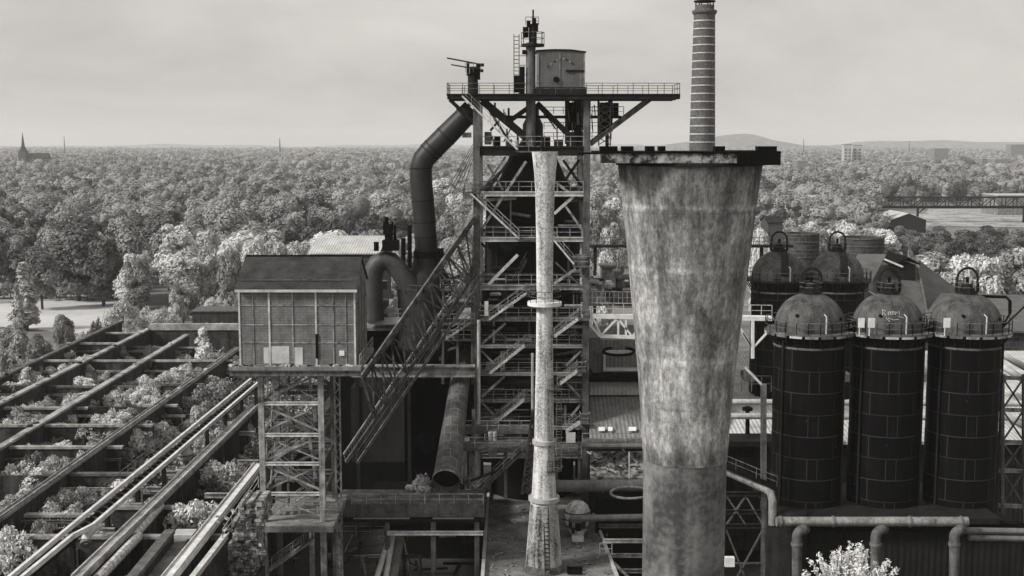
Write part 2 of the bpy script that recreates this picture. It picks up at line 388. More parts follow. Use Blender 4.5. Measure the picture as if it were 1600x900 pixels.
# ================================================================== brick chimney far behind
Yb = 205.0; cxb = P(1099, 120, Yb).x
bp_ = [(262, 20.5), (235, 20), (20, 16.2)]
zb = [(M_(r, Yb), P(1099, y, Yb).z) for y, r in bp_]
bc = thing('brick_chimney', 'tall tapering brick chimney ringed with thin pale bands, rising behind the concrete stack', 'chimney', (cxb, Yb, 0))
MB().lathe(cxb, Yb, [(2.5, 0)] + zb, 40).build('shaft', 'brick_stack', bc)
for k in range(16):
    y = 222 - k * 12.6; r = M_(20 - (235 - y) / 215 * 3.8, Yb); z = P(1099, y, Yb).z
    MB().ring(cxb, Yb, z - .09, z + .09, r - .1, r + .07, 32).build('iron_band', 'pipe_pale', bc)
zc = P(1099, 20, Yb).z
MB().lathe(cxb, Yb, [(1.7, zc - .4), (2.0, zc), (2.0, zc + .35), (1.55, zc + .5), (1.55, zc + 1.2), (1.2, zc + 1.2), (1.2, zc)], 32).build('crown', 'brick_stack', bc)
cp = MB()
for a in range(6): cp.beam((cxb + 1.4 * math.cos(a * 1.047), Yb + 1.4 * math.sin(a * 1.047), zc + 1.15), (cxb + 1.4 * math.cos(a * 1.047), Yb + 1.4 * math.sin(a * 1.047), zc + 1.75), .18)
cp.lathe(cxb, Yb, [(0, zc + 2.05), (1.75, zc + 1.9), (1.75, zc + 1.72), (0, zc + 1.72)], 24).build('rain_cap', 'steel_black', bc)

# ================================================================== hot blast stoves (domed dark cylinders)
def stove(pxc, Y, label, signs=(), graffiti=False, zbase=13.6, old=False):
    r = M_(55, 122); cx = P(pxc, 525, Y).x; zt = 31.6 if not old else P(pxc, 441, Y - r).z
    t = thing('domed_stove', label, 'industrial stove', (cx, Y, zbase), 'domed steel stoves')
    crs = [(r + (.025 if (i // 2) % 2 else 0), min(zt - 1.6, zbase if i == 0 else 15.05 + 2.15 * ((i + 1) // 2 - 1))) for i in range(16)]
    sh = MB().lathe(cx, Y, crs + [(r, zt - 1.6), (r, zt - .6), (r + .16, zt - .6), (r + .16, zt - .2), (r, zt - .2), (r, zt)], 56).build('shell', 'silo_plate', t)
    MB().ring(cx, Y, zt - 1.55, zt - 1.35, r - .1, r + .09, 56).build('stiffener_ring', 'steel_mid', t)
    for k in range(26):
        br = MB()
        a = k / 26 * 2 * math.pi
        br.beam((cx + (r + .02) * math.cos(a), Y + (r + .02) * math.sin(a), zt - 1.3), (cx + (r + .9) * math.cos(a), Y + (r + .9) * math.sin(a), zt - .1), .1, .1)
        br.build('bracket', 'steel_dark', t)
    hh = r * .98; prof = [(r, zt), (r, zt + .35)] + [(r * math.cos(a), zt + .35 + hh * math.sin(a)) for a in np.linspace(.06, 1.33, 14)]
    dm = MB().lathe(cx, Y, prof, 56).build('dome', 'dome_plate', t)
    zd = prof[-1][1]; rn = prof[-1][0]
    MB().lathe(cx, Y, [(rn, zd - .1), (rn + .15, zd), (rn + .15, zd + .25), (rn - .1, zd + .3), (rn - .1, zd + .5), (.5, zd + .55), (.5, zd + .9), (0, zd + .95)], 24).build('neck', 'steel_dark', t)
    gl = MB().ring(cx, Y, zt - .1, zt + .06, r - .05, r + .95, 56).build('gallery', 'steel_mid' if not old else 'steel_dark', t)
    if not old:
        for k in range(18):
            a0_ = k / 18 * 6.283; MB().ring(cx, Y, zt - .32, zt - .102, r + .80, r + .95, 6, a0_ + .02, a0_ + .30).build('kerb_plate', rnd.choice(['concrete_pale', 'steel_frame', 'steel_mid', 'steel_mid', 'steel_frame']), gl)
    circ = lambda rr, z, n=25: [(cx + rr * math.cos(a), Y + rr * math.sin(a), z) for a in np.linspace(0, 2 * math.pi, n)]
    MB().rail(circ(r + .88, zt + .05), 1.15, 5, .065).build('gallery_railing', 'steel_mid', gl)
    hb = MB(); w = 1.0; hz = 1.5
    arc = [(cx - w, Y, zd)] + [(cx - w * math.cos(a), Y, zd + hz + w * math.sin(a)) for a in np.linspace(0, math.pi, 9)] + [(cx + w, Y, zd)]
    hb.tube(arc, .13, 6).build('hoist_arch', 'steel_dark', t)
    MB().rail([(cx + 1.15 * math.cos(a), Y + 1.15 * math.sin(a), zd + .2) for a in np.linspace(0, 2 * math.pi, 9)], .9, 3, .06).build('top_railing', 'steel_mid', t)
    MB().tube([(cx, Y, zd + .5), (cx, Y, zd + 1.6)], .16, 8).build('valve_stem', 'steel_black', t)
    # manhole and vent stubs on the dome
    for a, e in ((-2.1 + rnd.uniform(-.12, .12), .42), (-.75, .3)) if not old else ():
        p = V((cx + r * math.cos(a) * math.cos(e), Y + r * math.sin(a) * math.cos(e), zt + .35 + hh * math.sin(e))); d = V((math.cos(a) * math.cos(e), math.sin(a) * math.cos(e), math.sin(e)))
        MB().tube([p - d * .1, p + d * .12], .17, 10).build('manhole', 'steel_black', dm)
    a = -1.35
    MB().tube([(cx + (r + .05) * math.cos(a), Y + (r + .05) * math.sin(a), zt), (cx + (r + .05) * math.cos(a), Y + (r + .05) * math.sin(a), zt + 1.7), (cx + (r - .4) * math.cos(a), Y + (r - .4) * math.sin(a), zt + 1.9)], .07, 6).build('vent_pipe', 'pipe_pale', dm)
    if old:
        p = [V((cx + r * math.sin(e) * .1, Y - r * math.cos(e), zt + .4 + hh * math.sin(e))) for e in np.linspace(.1, 1.2, 6)]
        lm = MB()
        for q0, q1 in zip(p, p[1:]): lm.beam(q0, q1, .9, .12)
        lm.build('dome_ladder', 'steel_dark', t)
    for a in (-2.55, -0.62):
        MB().tube([(cx + (r + .22) * math.cos(a), Y + (r + .22) * math.sin(a), zbase), (cx + (r + .22) * math.cos(a), Y + (r + .22) * math.sin(a), zt - .2)], .11, 8).build('drain_pipe', 'steel_dark', t)
    for k in range(3):
        a = -2.7 + k * .9 + rnd.uniform(-.05, .05); z = zbase + rnd.uniform(2, zt - zbase - 4)
        MB().tube([(cx + (r - .02) * math.cos(a), Y + (r - .02) * math.sin(a), z), (cx + (r + .12) * math.cos(a), Y + (r + .12) * math.sin(a), z)], rnd.uniform(.07, .14), 8).build('pipe_stub', 'steel_dark', t)
    for px0, px1 in signs:
        MB().pbox(px0, 497, px1, 512, Y - r - .98, Y - r - .93).build('sign_board', 'white_paint', t)
        MB().pbox(px0 + 1, 512, px0 + 2.4, 525, Y - r - .96, Y - r - .9).build('sign_post', 'white_paint', t)
    if graffiti:
        gr = MB()
        def on(px, py):
            o = V((0, 0, H)); d = (P(px, py, Y) - o).normalized(); c = V((cx, Y, zt + .35)); rr = r + .02
            bq = (o - c).dot(d); cq = (o - c).length_squared - rr * rr; D = max(0, bq * bq - cq); return o + d * (-bq - math.sqrt(D))
        strokes = [[(1379, 484), (1379, 493)], [(1379, 484), (1384, 486), (1380, 489), (1385, 493)], [(1388, 488), (1391, 487), (1392, 491), (1388, 492), (1388, 488)], [(1394, 487), (1397, 487), (1397, 491), (1394, 492), (1394, 487)],
                   [(1399, 492), (1400, 487), (1402, 490), (1404, 486), (1406, 492)], [(1388, 497), (1396, 500), (1404, 499)], [(1404, 494), (1412, 497)], [(1384, 496), (1391, 503)]]
        for s_ in strokes: gr.tube([on(*q) for q in s_], .03, 5)
        gr.build('graffiti', 'pipe_pale', dm)
    return t
stove(1265, 122, 'front domed stove standing next to the concrete stack, no boards on its railing')
stove(1386.5, 122, 'middle front domed stove with white scrawl on its dome and two white boards', [(1341, 1351), (1356.5, 1367)], True)
stove(1508, 122, 'front domed stove at the far right end with one white board on its railing', [(1474.5, 1485)])
stove(1214, 160, 'rear domed stove half hidden behind the concrete stack', old=True)
stove(1304, 160, 'rear domed stove standing clear between the front stoves and the brick tanks', old=True)

# stove deck and the pipework in front of it
mb = MB().pbox(1214, 810, 1562, 819, 115.5, 128); solo(mb, 'stove_deck', 'steel_dark', 'dark steel deck carrying the three front domed stoves', 'platform')
mb = MB()
YP = 113.0
pm = thing('blast_main', 'pale horizontal blast pipe with elbows running below the front domed stoves', 'pipe', P(1365, 815, YP))
MB().tube([P(1213, 815, YP), P(1512, 815, YP)], M_(7.8, YP), 16).build('main_run', 'pipe_worn', pm)
for px in (1218, 1300, 1420, 1500): MB().tube([P(px, 815, YP), P(px + 3, 815, YP)], M_(9.4, YP), 16).build('flange', 'pipe_mid', pm)
for px in (1245, 1368, 1491):
    r = M_(8, YP - 1)
    a = [P(px + 13, 827, YP - .2)] + [P(px + 13 - 13 * math.sin(t), 840 - 13 * math.cos(t), YP - 1.2) for t in np.linspace(.25, math.pi / 2, 6)] + [P(px, 905, YP - 1.2)]
    e = MB().tube(a, r, 14).build('elbow', 'pipe_elbow', pm)
    MB().tube([P(px, 848, YP - 1.2), P(px, 852, YP - 1.2)], r * 1.2, 14).build('flange', 'pipe_mid', e)
mb = MB().pbox(1250, 830, 1600, 915, 117, 126); solo(mb, 'valve_house', 'sheet_dark', 'dark sheet clad house under the domed stoves behind the pipe elbows', 'shed')
mb = MB().pbox(1236, 818, 1600, 829, 116, 117); solo(mb, 'girder', 'steel_black', 'black girder directly under the pale blast pipe', 'girder')
tk = thing('round_tank', 'dark round tank at the foot of the first domed stove', 'tank', P(1222, 905, 116))
MB().lathe(P(1228, 860, 116).x, 116, [(M_(32, 116), 0), (M_(32, 116), P(1228, 800, 116).z), (0, P(1228, 800, 116).z + .3)], 32).build('tank_shell', 'steel_dark', tk)
MB().ring(P(1228, 860, 116).x, 116, P(1228, 862, 116).z, P(1228, 838, 116).z, 1.5, M_(32.8, 116), 32).build('tank_band', 'steel_dark', tk)
# right edge: double pale pipes, lattice frame
for k, (y, lab) in enumerate([(829, 'upper of two pale pipes leaving the frame at the right edge'), (840, 'lower of two pale pipes leaving the frame at the right edge')]):
    solo(MB().tube([P(1508 + 6 * k, y, 114), P(1640, y + 2, 114)], .32, 12), 'service_pipe', 'pipe_mid', lab, 'pipe', 'pale service pipes at the right edge')
fr = thing('pipe_bridge', 'dark lattice pipe bridge standing right of the last domed stove', 'steel frame', P(1580, 800, 126))
for px in (1566, 1600, 1634):
    MB().hbeam(P(px, 585, 126), P(px, 905, 126), .35, .35).build('column', 'steel_mid', fr)
for y in (590, 640, 690, 735, 790):
    MB().hbeam(P(1560, y, 126), P(1640, y + 2, 126), .25, .4).build('cross_beam', 'steel_frame', fr)
for i, y in enumerate((590, 640, 690, 735)):
    y2 = (640, 690, 735, 790)[i]
    MB().beam(P(1566, y, 126), P(1600, y2, 126), .16).build('brace', 'steel_mid', fr); MB().beam(P(1600, y, 126), P(1566, y2, 126), .16).build('brace', 'steel_mid', fr)
    MB().beam(P(1600, y, 126), P(1634, y2, 126), .16).build('brace', 'steel_mid', fr)
for k, (a, c, lab) in enumerate([((1556, 548), (1640, 596), 'upper slanting pale pipe right of the last domed stove'), ((1556, 566), (1640, 618), 'middle slanting pale pipe right of the last domed stove'), ((1556, 640), (1640, 690), 'lowest slanting pale pipe right of the last domed stove')]):
    solo(MB().tube([P(*a, 130 + 2 * k), P(*c, 124 + 2 * k)], .35, 12), 'slanting_pipe', 'pipe_pale', lab, 'pipe', 'slanting pale pipes at the right edge')
jb = thing('jib_bracket', 'black bent jib arm beside the dome of the last stove', 'bracket', P(1577, 520, 121))
MB().tube([P(1500, 462, 124), P(1572, 464, 122), P(1578, 470, 121), P(1578, 490, 121)], .16, 6).build('arm', 'steel_black', jb)
MB().beam(P(1578, 490, 121), P(1560, 520, 121), .15).build('strut', 'steel_black', jb); MB().beam(P(1566, 512, 121), P(1610, 470, 121), .15).build('stay', 'steel_dark', jb)
# pipe trestle between concrete stack and stoves
tr = thing('pipe_trestle', 'lattice trestle with a tall post between the concrete stack and the first domed stove', 'trestle', P(1165, 820, 118))
MB().hbeam(P(1193, 600, 118), P(1193, 905, 118), .5, .5).build('post', 'steel_mid', tr)
MB().beam(P(1193, 604, 118), P(1164, 574, 118), .22).build('jib', 'steel_pale', tr)
MB().beam(P(1164, 574, 118), P(1164, 592, 118), .16).build('hanger', 'steel_mid', tr)
for y in (772, 800, 822): MB().hbeam(P(1110, y, 118), P(1212, y, 118), .3, .45).build('cross_beam', 'steel_dark', tr)
for a, c in [((1135, 775), (1165, 820)), ((1165, 775), (1135, 820)), ((1165, 775), (1192, 820)), ((1135, 828), (1165, 905)), ((1192, 828), (1150, 905))]:
    MB().beam(P(*a, 118), P(*c, 118), .16).build('brace', 'steel_mid', tr)
MB().beam(P(1130, 880, 118), P(1192, 880, 118), .15).build('tie', 'steel_mid', tr)
sp_ = thing('sloping_pipe', 'pale sloping pipe with a walkway coming down from behind the concrete stack', 'pipe', P(1170, 760, 116))
MB().tube([P(1120, 730, 118), P(1196, 764, 116), P(1204, 770, 115.5), P(1207, 782, 115), P(1207, 820, 115)], M_(6.5, 116), 12).build('pipe_run', 'pipe_worn', sp_)
MB().beam(P(1118, 722, 117.5), P(1214, 762, 115.5), 1.0, .15).build('walkway', 'steel_black', sp_)
MB().rail([P(1118, 721, 117), P(1214, 761, 115)], 1.0, 1.6, .06).build('handrail', 'steel_mid', sp_)
solo(MB().pbox(1133, 872, 1148, 886, 116.4, 117), 'notice_board', 'white_paint', 'small white board at the foot of the concrete stack on its right', 'sign')

# pale roofed hall behind the stoves, long hall right
hl = thing('pale_roof_hall', 'low hall with pale corrugated roof behind the stoves, seen between them', 'hall', P(1370, 700, 150))
MB().prism([P(1120, 690, 142), P(1650, 690, 142), P(1650, 548, 178), P(1120, 548, 178)], (0, 0, -.35)).build('roof', 'sheet_pale', hl)
MB().pbox(1122, 692, 1648, 860, 143, 176).build('wall', 'sheet_dark', hl)
for k, px in enumerate((1170, 1320, 1442, 1560)):
    MB().beam(P(px, 600, 155) + V((0, -1, .9)), P(px, 600, 155) + V((0, 2.5, .9)), 1.2, .9).build('roof_vent', 'steel_mid', hl)
for y, lab in ((628, 'upper'), (650, 'lower')):
    solo(MB().tube([P(1128, y, 138), P(1640, y + 3, 138)], .34, 10), 'roof_pipe', 'pipe_pale', lab + ' pale pipe crossing before the corrugated roof behind the stoves', 'pipe', 'pipes behind the stoves')
pv = thing('vent_post', 'dark capped vent post on the pale roof left of the stoves', 'vent', P(1168, 680, 140))
MB().tube([P(1168, 678, 140), P(1168, 640, 140)], .25, 8).build('vent_pipe', 'steel_black', pv); MB().lathe(P(1168, 640, 140).x, 140, [(.6, P(1168, 641, 140).z), (.6, P(1168, 637, 140).z), (.0, P(1168, 634, 140).z)], 12).build('vent_cap', 'steel_black', pv)
solo(MB().rail([P(1128, 612, 139), P(1205, 612, 139)], 1.8, 1.0, .09), 'roof_railing', 'steel_mid', 'railing along the pale roof right of the concrete stack', 'railing')
solo(MB().pbox(1120, 690, 1215, 698, 137, 141), 'roof_girder', 'steel_dark', 'dark plate girder along the roof edge right of the concrete stack', 'girder')

# gabled halls behind the stoves
def gable(name, label, cat, px0, px1, ye, yr, Y, depth, roofm, wallm, ridge_x=True, group=None, zb=0, over=.4):
    a = P(px0, ye, Y); b = P(px1, ye, Y); zr = P((px0 + px1) / 2, yr, Y + depth / 2).z
    t = thing(name, label, cat, ((a.x + b.x) / 2, Y + depth / 2, zb), group)
    x0, x1, ze = a.x, b.x, a.z
    if ridge_x:
        prof = [(Y, zb), (Y + depth, zb), (Y + depth, ze), (Y + depth / 2, zr), (Y, ze)]
        MB().prism([(x0, y, z) for y, z in prof], (x1 - x0, 0, 0)).build('wall', wallm, t)
        m = MB()
        for s in (0, 1):
            y0 = Y - over if s == 0 else Y + depth + over; dz = (zr - ze) / (depth / 2) * over
            m.prism([(x0 - over, y0, ze - dz + .05), (x1 + over, y0, ze - dz + .05), (x1 + over, Y + depth / 2, zr + .05), (x0 - over, Y + depth / 2, zr + .05)], (0, 0, .18))
        m.build('roof', roofm, t)
    else:
        xm = (x0 + x1) / 2; prof = [(x0, zb), (x1, zb), (x1, ze), (xm, zr), (x0, ze)]
        MB().prism([(x, Y, z) for x, z in prof], (0, depth, 0)).build('wall', wallm, t)
        m = MB()
        for s in (-1, 1):
            xe = xm + s * ((x1 - x0) / 2 + over); dz = (zr - ze) / ((x1 - x0) / 2) * over
            m.prism([(xe, Y - over, ze - dz + .05), (xm, Y - over, zr + .05), (xm, Y + depth + over, zr + .05), (xe, Y + depth + over, ze - dz + .05)], (0, 0, .18))
        m.build('roof', roofm, t)
    return t
# big hipped engine hall
Yh = 215.0
eh = thing('engine_hall', 'large hall with grey hipped roof and a small raised lantern, behind the stoves', 'hall', P(1420, 470, Yh))
r0, r1 = P(1350, 400, 240), P(1432, 403, 240)
e0, e1 = P(1335, 492, Yh), P(1450, 500, Yh); e2 = P(1520, 440, 250); e3 = P(1345, 425, 262)
mm = MB(); mm._add([e0, e1, r1, r0], [(0, 1, 2, 3)]); mm._add([e1, P(1500, 455, 245), r1], [(0, 1, 2)]); mm._add([r0, r1, P(1500, 455, 245), P(1330, 430, 255)], [(0, 1, 2, 3)]); mm._add([e0, r0, P(1330, 430, 255)], [(0, 1, 2)])
mm.build('roof', 'tile_roof', eh)
mw = MB(); c = [e0, e1, P(1500, 455, 245), P(1330, 430, 255)]
for a, b in zip(c, c[1:] + c[:1]): mw._add([V((a.x, a.y, 0)), V((b.x, b.y, 0)), b - V((0, 0, .05)), a - V((0, 0, .05))], [(0, 1, 2, 3)])
mw.build('wall', 'brick_dark', eh)
MB().beam(e0 + V((0, -.3, .1)), e1 + V((0, -.3, .1)), .3, .3).build('gutter', 'pipe_mid', eh)
for a, b in ((e1, r1),): MB().beam(a + V((0, 0, .15)), b + V((0, 0, .15)), .35, .25).build('hip_ridge', 'pipe_mid', eh)
lt = MB(); a = P(1412, 412, 232); lt.box(a.x - 1.6, a.x + 1.6, 230, 240, a.z - 3, a.z); lt.build('lantern', 'steel_dark', eh)
lr = MB(); lr.prism([(a.x - 2.2, 229.5, a.z), (a.x, 229.5, a.z + 1.2), (a.x, 229.5, a.z + 1.5), (a.x - 2.4, 229.5, a.z + .2)], (0, 11, 0)); lr.prism([(a.x + 2.2, 229.5, a.z), (a.x, 229.5, a.z + 1.2), (a.x, 229.5, a.z + 1.5), (a.x + 2.4, 229.5, a.z + .2)], (0, 11, 0)); lr.build('lantern_roof', 'steel_black', eh)
MB().beam(P(1382, 405, 231), P(1411, 417, 228), .35, .25).build('skylight', 'pipe_pale', eh)
MB().beam(P(1343, 449, 222), P(1366, 461, 218), .5, .35).build('skylight', 'white_paint', eh)
h2 = thing('side_hall', 'lower grey roofed hall between the rear stove and the engine hall', 'hall', P(1345, 430, 225))
a, b = P(1318, 440, 214), P(1362, 440, 214); MB().prism([a, b, P(1385, 397, 235), P(1340, 397, 235)], (0, 0, -.3)).build('roof', 'tile_roof', h2); MB().box(a.x + .2, b.x - .2, 215, 234, 0, a.z - .5).build('wall', 'brick_dark', h2)
h3 = thing('long_hall', 'long low grey hall running right behind the last domed stove', 'hall', P(1540, 470, 210))
a, b = P(1430, 512, 200), P(1680, 520, 200); MB().prism([a, b, P(1660, 462, 225), P(1470, 458, 225)], (0, 0, -.3)).build('roof', 'tile_roof', h3); MB().box(a.x + .2, b.x - .2, 201, 224, 0, a.z - .6).build('wall', 'brick_dark', h3)
# round brick tanks
for x0, x1, y0, Y, lab in [(1226, 1280, 364, 250, 'taller round brick tank with pale top hoop behind the rear stoves'), (1313, 1381, 371, 258, 'wider round brick tank behind the rear stoves, right of the taller one')]:
    cx = P((x0 + x1) / 2, y0, Y).x; r = M_((x1 - x0) / 2, Y); z = P(1250, y0 + 2, Y - r).z
    t = thing('brick_tank', lab, 'tank', (cx, Y, 0), 'round brick tanks')
    MB().lathe(cx, Y, [(r, 0), (r, z), (r - .5, z), (r - .5, z - 2.5), (0, z - 2.5)], 40).build('tank_shell', 'brick_dark', t)
    for k in range(4): MB().ring(cx, Y, z - .25 - k * 1.5, z - .05 - k * 1.5, r - .1, r + .12, 40).build('hoop', 'steel_mid', t)
gable('dark_shed', 'small dark shed among pale trees left of the brick tanks', 'shed', 1200, 1223, 348, 338, 420, 12, 'steel_dark', 'brick_dark', True)
# white footbridge passing behind the concrete stack
fb = thing('white_footbridge', 'white steel truss footbridge passing behind the concrete stack', 'bridge', P(1050, 520, 146))
for dy in (0, 2.2):
    Yq = 146 + dy; m = MB()
    m.beam(P(910, 494, Yq), P(1206, 498, Yq), .32, .5); m.beam(P(938, 525, Yq), P(1000, 527, Yq), .3, .4)
    m.beam(P(910, 494, Yq), P(938, 525, Yq), .3); m.beam(P(1000, 527, Yq), P(1150, 545, Yq), .3)
    for a, b in [((938, 525), (965, 497)), ((965, 497), (988, 526)), ((966, 497), (966, 526)), ((926, 496), (940, 525)), ((978, 497), (978, 526)), ((988, 526), (1010, 498)), ((1150, 502), (1176, 544)), ((1176, 544), (1204, 514)), ((1160, 520), (1176, 544)), ((1000, 527), (1040, 498)), ((1080, 535), (1040, 498)), ((1080, 535), (1120, 498))]:
        m.beam(P(*a, Yq), P(*b, Yq), .22)
    m.beam(P(1176, 498, Yq), P(1176, 560, Yq), .35)
    m.build('truss', 'white_paint', fb)
MB().beam(P(908, 492, 147.1), P(1206, 496, 147.1), 2.3, .15).build('deck', 'white_paint', fb)
MB().rail([P(908, 490, 146), P(1206, 494, 146)], 1.3, 1.2, .07).build('handrail', 'steel_pale', fb)
# ================================================================== blast furnace tower
YF, YB = 146.0, 161.0
SC = lambda px: M_(px, YF)
def X(px): return P(px, 400, YF).x
def Z(py): return P(835, py, YF).z
tw = thing('blast_furnace', 'tall dark blast furnace tower of open steel framing with zigzag stairs and wide top platform', 'blast furnace', (X(832), (YF + YB) / 2, 6))
xL, xR = X(745), X(916); xM = X(832)
# furnace shaft and throat
cF, yF = X(834), 154.0
MB().lathe(cF, yF, [(5.2, 6), (5.2, 20), (5.9, 26), (5.95, Z(470)), (5.9, Z(400)), (5.7, Z(309)), (4.9, Z(300)), (4.0, Z(280)), (3.2, Z(255)), (2.6, Z(236))], 40).build('furnace_shaft', 'steel_black', tw)
MB().lathe(cF, yF, [(2.4, Z(240)), (1.25, Z(216)), (1.25, Z(193)), (.75, Z(180)), (.75, Z(160))], 24).build('throat_hopper', 'steel_dark', tw)
for k, z in enumerate([Z(310), Z(345), Z(385), Z(430), Z(500), Z(560)]):
    MB().ring(cF, yF, z - .15, z + .15, 4.4, 5.2 + .14 * k, 40).build('shaft_band', 'steel_mid', tw)
MB().tube([(cF + 6.9 * math.cos(a), yF + 6.9 * math.sin(a), Z(600)) for a in np.linspace(0, 2 * math.pi, 33)], .7, 12, False).build('bustle_pipe', 'pipe_dark', tw)
# columns
zTop = {xL: Z(153), xR: Z(153)}
for x in (xL, xR):
    for Y in (YF, YB):
        MB().hbeam((x, Y, 6), (x, Y, Z(153)), .75, .75).build('column', 'steel_mid', tw)
for x in (X(953), X(890)): MB().hbeam((x, YF + 6, Z(236)), (x, YF + 6, Z(157)), .4, .4).build('column', 'steel_dark', tw)
# level beams and decks
LV = [(236, 'g', 1.1), (303, 'p', .55), (374, 'p', .5), (449, 'd', .6), (499, 'd', .4), (541, 'p', .35), (584, 'p', .35), (626, 'd', .35), (668, 'p', .35), (712, 'd', .5)]
for py, k, h in LV:
    m = {'g': 'steel_dark', 'p': 'steel_pale', 'd': 'steel_frame'}[k]; z = Z(py)
    MB().hbeam((xL - .3, YF - .05, z), (xR + .4, YF - .05, z), .5, h).build('front_beam', m, tw)
    MB().hbeam((xL - .3, YB, z), (xR + .4, YB, z), .5, h).build('rear_beam', 'steel_mid', tw)
    for x in (xL, xR): MB().hbeam((x, YF + .3, z), (x, YB - .3, z), .5, h).build('side_beam', 'steel_mid', tw)
    dk = MB().box(xL + .4, xR - .4, YF + .25, YF + 1.9, z + h / 2 - .1, z + h / 2).build('walkway', 'grating', tw)
    MB().rail([(xL + .4, YF + .15, z + h / 2), (xR - .4, YF + .15, z + h / 2)], 1.15, 1.5, .07).build('handrail', 'steel_frame', dk)
    MB().rail([(xL + .4, YF + 1.9, z + h / 2), (xR - .4, YF + 1.9, z + h / 2)], 1.15, 1.5, .06).build('handrail', 'steel_mid', dk)
# dark sheet added low down at the rear to keep the interior dark
MB().box(xL + .5, xR - .5, YB + .3, YB + .6, 8, Z(455)).build('dark_backing', 'sheet_dark', tw)
# braces on the front face
for a, b, w, m in [((750, 362), (822, 252), .3, 'steel_frame'), ((757, 451), (809, 398), .34, 'steel_pale'), ((762, 257), (786, 297), .25, 'steel_mid'), ((866, 334), (897, 306), .32, 'steel_pale'), ((882, 320), (912, 362), .25, 'steel_frame'),
                   ((866, 443), (900, 420), .3, 'steel_frame'), ((868, 410), (908, 447), .2, 'steel_mid'), ((753, 537), (790, 505), .26, 'steel_frame'), ((753, 620), (788, 588), .26, 'steel_frame'), ((752, 548), (772, 568), .2, 'steel_frame'), ((752, 628), (772, 648), .2, 'steel_frame'),
                   ((884, 572), (908, 548), .24, 'steel_frame'), ((886, 598), (906, 620), .24, 'steel_frame'), ((893, 650), (908, 630), .24, 'steel_frame'), ((868, 285), (888, 300), .3, 'steel_frame'), ((752, 300), (790, 245), .22, 'steel_mid'), ((800, 245), (760, 300), .3, 'steel_dark')]:
    MB().beam(P(*a, YF + .1), P(*b, YF + .1), w).build('brace', m, tw)
for a, b in [((752, 380), (820, 445)), ((900, 310), (860, 370)), ((752, 300), (800, 250)), ((880, 250), (915, 300)), ((905, 250), (870, 300))]:
    MB().beam(P(*a, YB - .2), P(*b, YB - .2), .35).build('brace', 'steel_dark', tw)
for z0_, z1_ in [(303, 236), (374, 303), (449, 374), (541, 449)]:
    for x in (xL, xR): MB().beam((x, YF + .4, Z(z0_)), (x, YB - .4, Z(z1_)), .3).build('brace', 'steel_mid', tw)
# stairs on the front
SY = YF - 1.5
def pst(a, b, m='steel_frame', w=1.2, Y=SY): return stair(tw, P(*a, Y), P(*b, Y), w, m)
pst((809, 234), (722, 150), 'steel_pale')
pst((811, 373), (734, 301), 'steel_pale')
pst((897, 413), (866, 376), 'steel_pale')
for a, b in [((764, 500), (823, 459)), ((765, 584), (820, 541)), ((767, 667), (820, 625))]: pst(a, b, 'steel_pale')
for a, b in [((866, 527), (904, 499)), ((871, 604), (903, 580)), ((884, 676), (908, 661))]: pst(a, b, 'steel_pale')
for a, b in [((788, 541), (753, 500)), ((830, 626), (770, 585)), ((800, 449), (840, 376)), ((905, 541), (868, 500)), ((905, 626), (872, 585))]: pst(a, b, 'steel_mid', 1.0, YF + 2.2)
def landing(px0, px1, py, m='grating', d=1.5):
    a, b = P(px0, py, SY), P(px1, py, SY); l = MB().box(a.x, b.x, SY - .05, SY + d - .05, a.z - .16, a.z).build('landing', m, tw)
    MB().rail([a + V((0, d - .1, 0)), a, b, b + V((0, d - .1, 0))], 1.1, 1.2, .065).build('handrail', 'steel_frame', l)
for l in [(726, 750, 300), (724, 738, 308), (896, 921, 416), (822, 836, 459), (749, 765, 500), (820, 836, 541), (749, 766, 584), (819, 836, 625), (749, 768, 667), (904, 921, 499), (902, 916, 580), (907, 921, 661), (806, 846, 236), (809, 836, 375)]: landing(*l)
# cabins on the landings at right
MB().pbox(899, 398, 918, 416, YF - 1.3, YF - .5).build('cabinet', 'steel_mid', tw)
MB().pbox(757, 471, 763, 494, YF - 1.0, YF - .8).build('notice_board', 'white_paint', tw)
# pale downpipe along the left
MB().tube([P(748, 500, YF - 1.7), P(748, 664, YF - 1.7), P(752, 672, YF - 1.7), P(761, 677, YF - 1.7)], .2, 8).build('drain_pipe', 'pipe_pale', tw)
MB().tube([P(832, 552, YF - 1.8), P(832, 645, YF - 1.8)], .16, 8).build('riser_pipe', 'pipe_pale', tw)
# ------------------------------------------------ top platform
zt0, zt1 = Z(153.5), Z(147)
tp = MB().box(X(700), X(1057), YF - 1.2, YF + 5.5, zt1 - .22, zt1).build('top_platform', 'steel_dark', tw)
for Y in (YF - 1.1, YF + 2.2, YF + 5.3): MB().hbeam((X(701), Y, (zt0 + zt1) / 2 - .1), (X(1056), Y, (zt0 + zt1) / 2 - .1), .35, .6).build('platform_girder', 'steel_dark', tp)
for k in range(12):
    x = X(704 + k * 32); MB().beam((x, YF - 1.0, zt0 + .1), (x, YF + 5.2, zt0 + .1), .2, .3).build('platform_joist', 'steel_dark', tp)
rl = MB(); a, b = X(701), X(1056); rl.rail([(a, YF + 5.4, zt1), (a, YF - 1.1, zt1), (b, YF - 1.1, zt1), (b, YF + 5.4, zt1), (a, YF + 5.4, zt1)], 1.2, 1.7, .07); rl.build('platform_railing', 'steel_mid', tp)
for Y in (YF, YF + 4.5):
    MB().hbeam((X(1012), Y, Z(156)), (X(921), Y, Z(226)), .35, .5).build('knee_brace', 'steel_mid', tw)
    MB().hbeam((X(704), Y, Z(156)), (X(745), Y, Z(195)), .3, .4).build('knee_brace', 'steel_dark', tw)
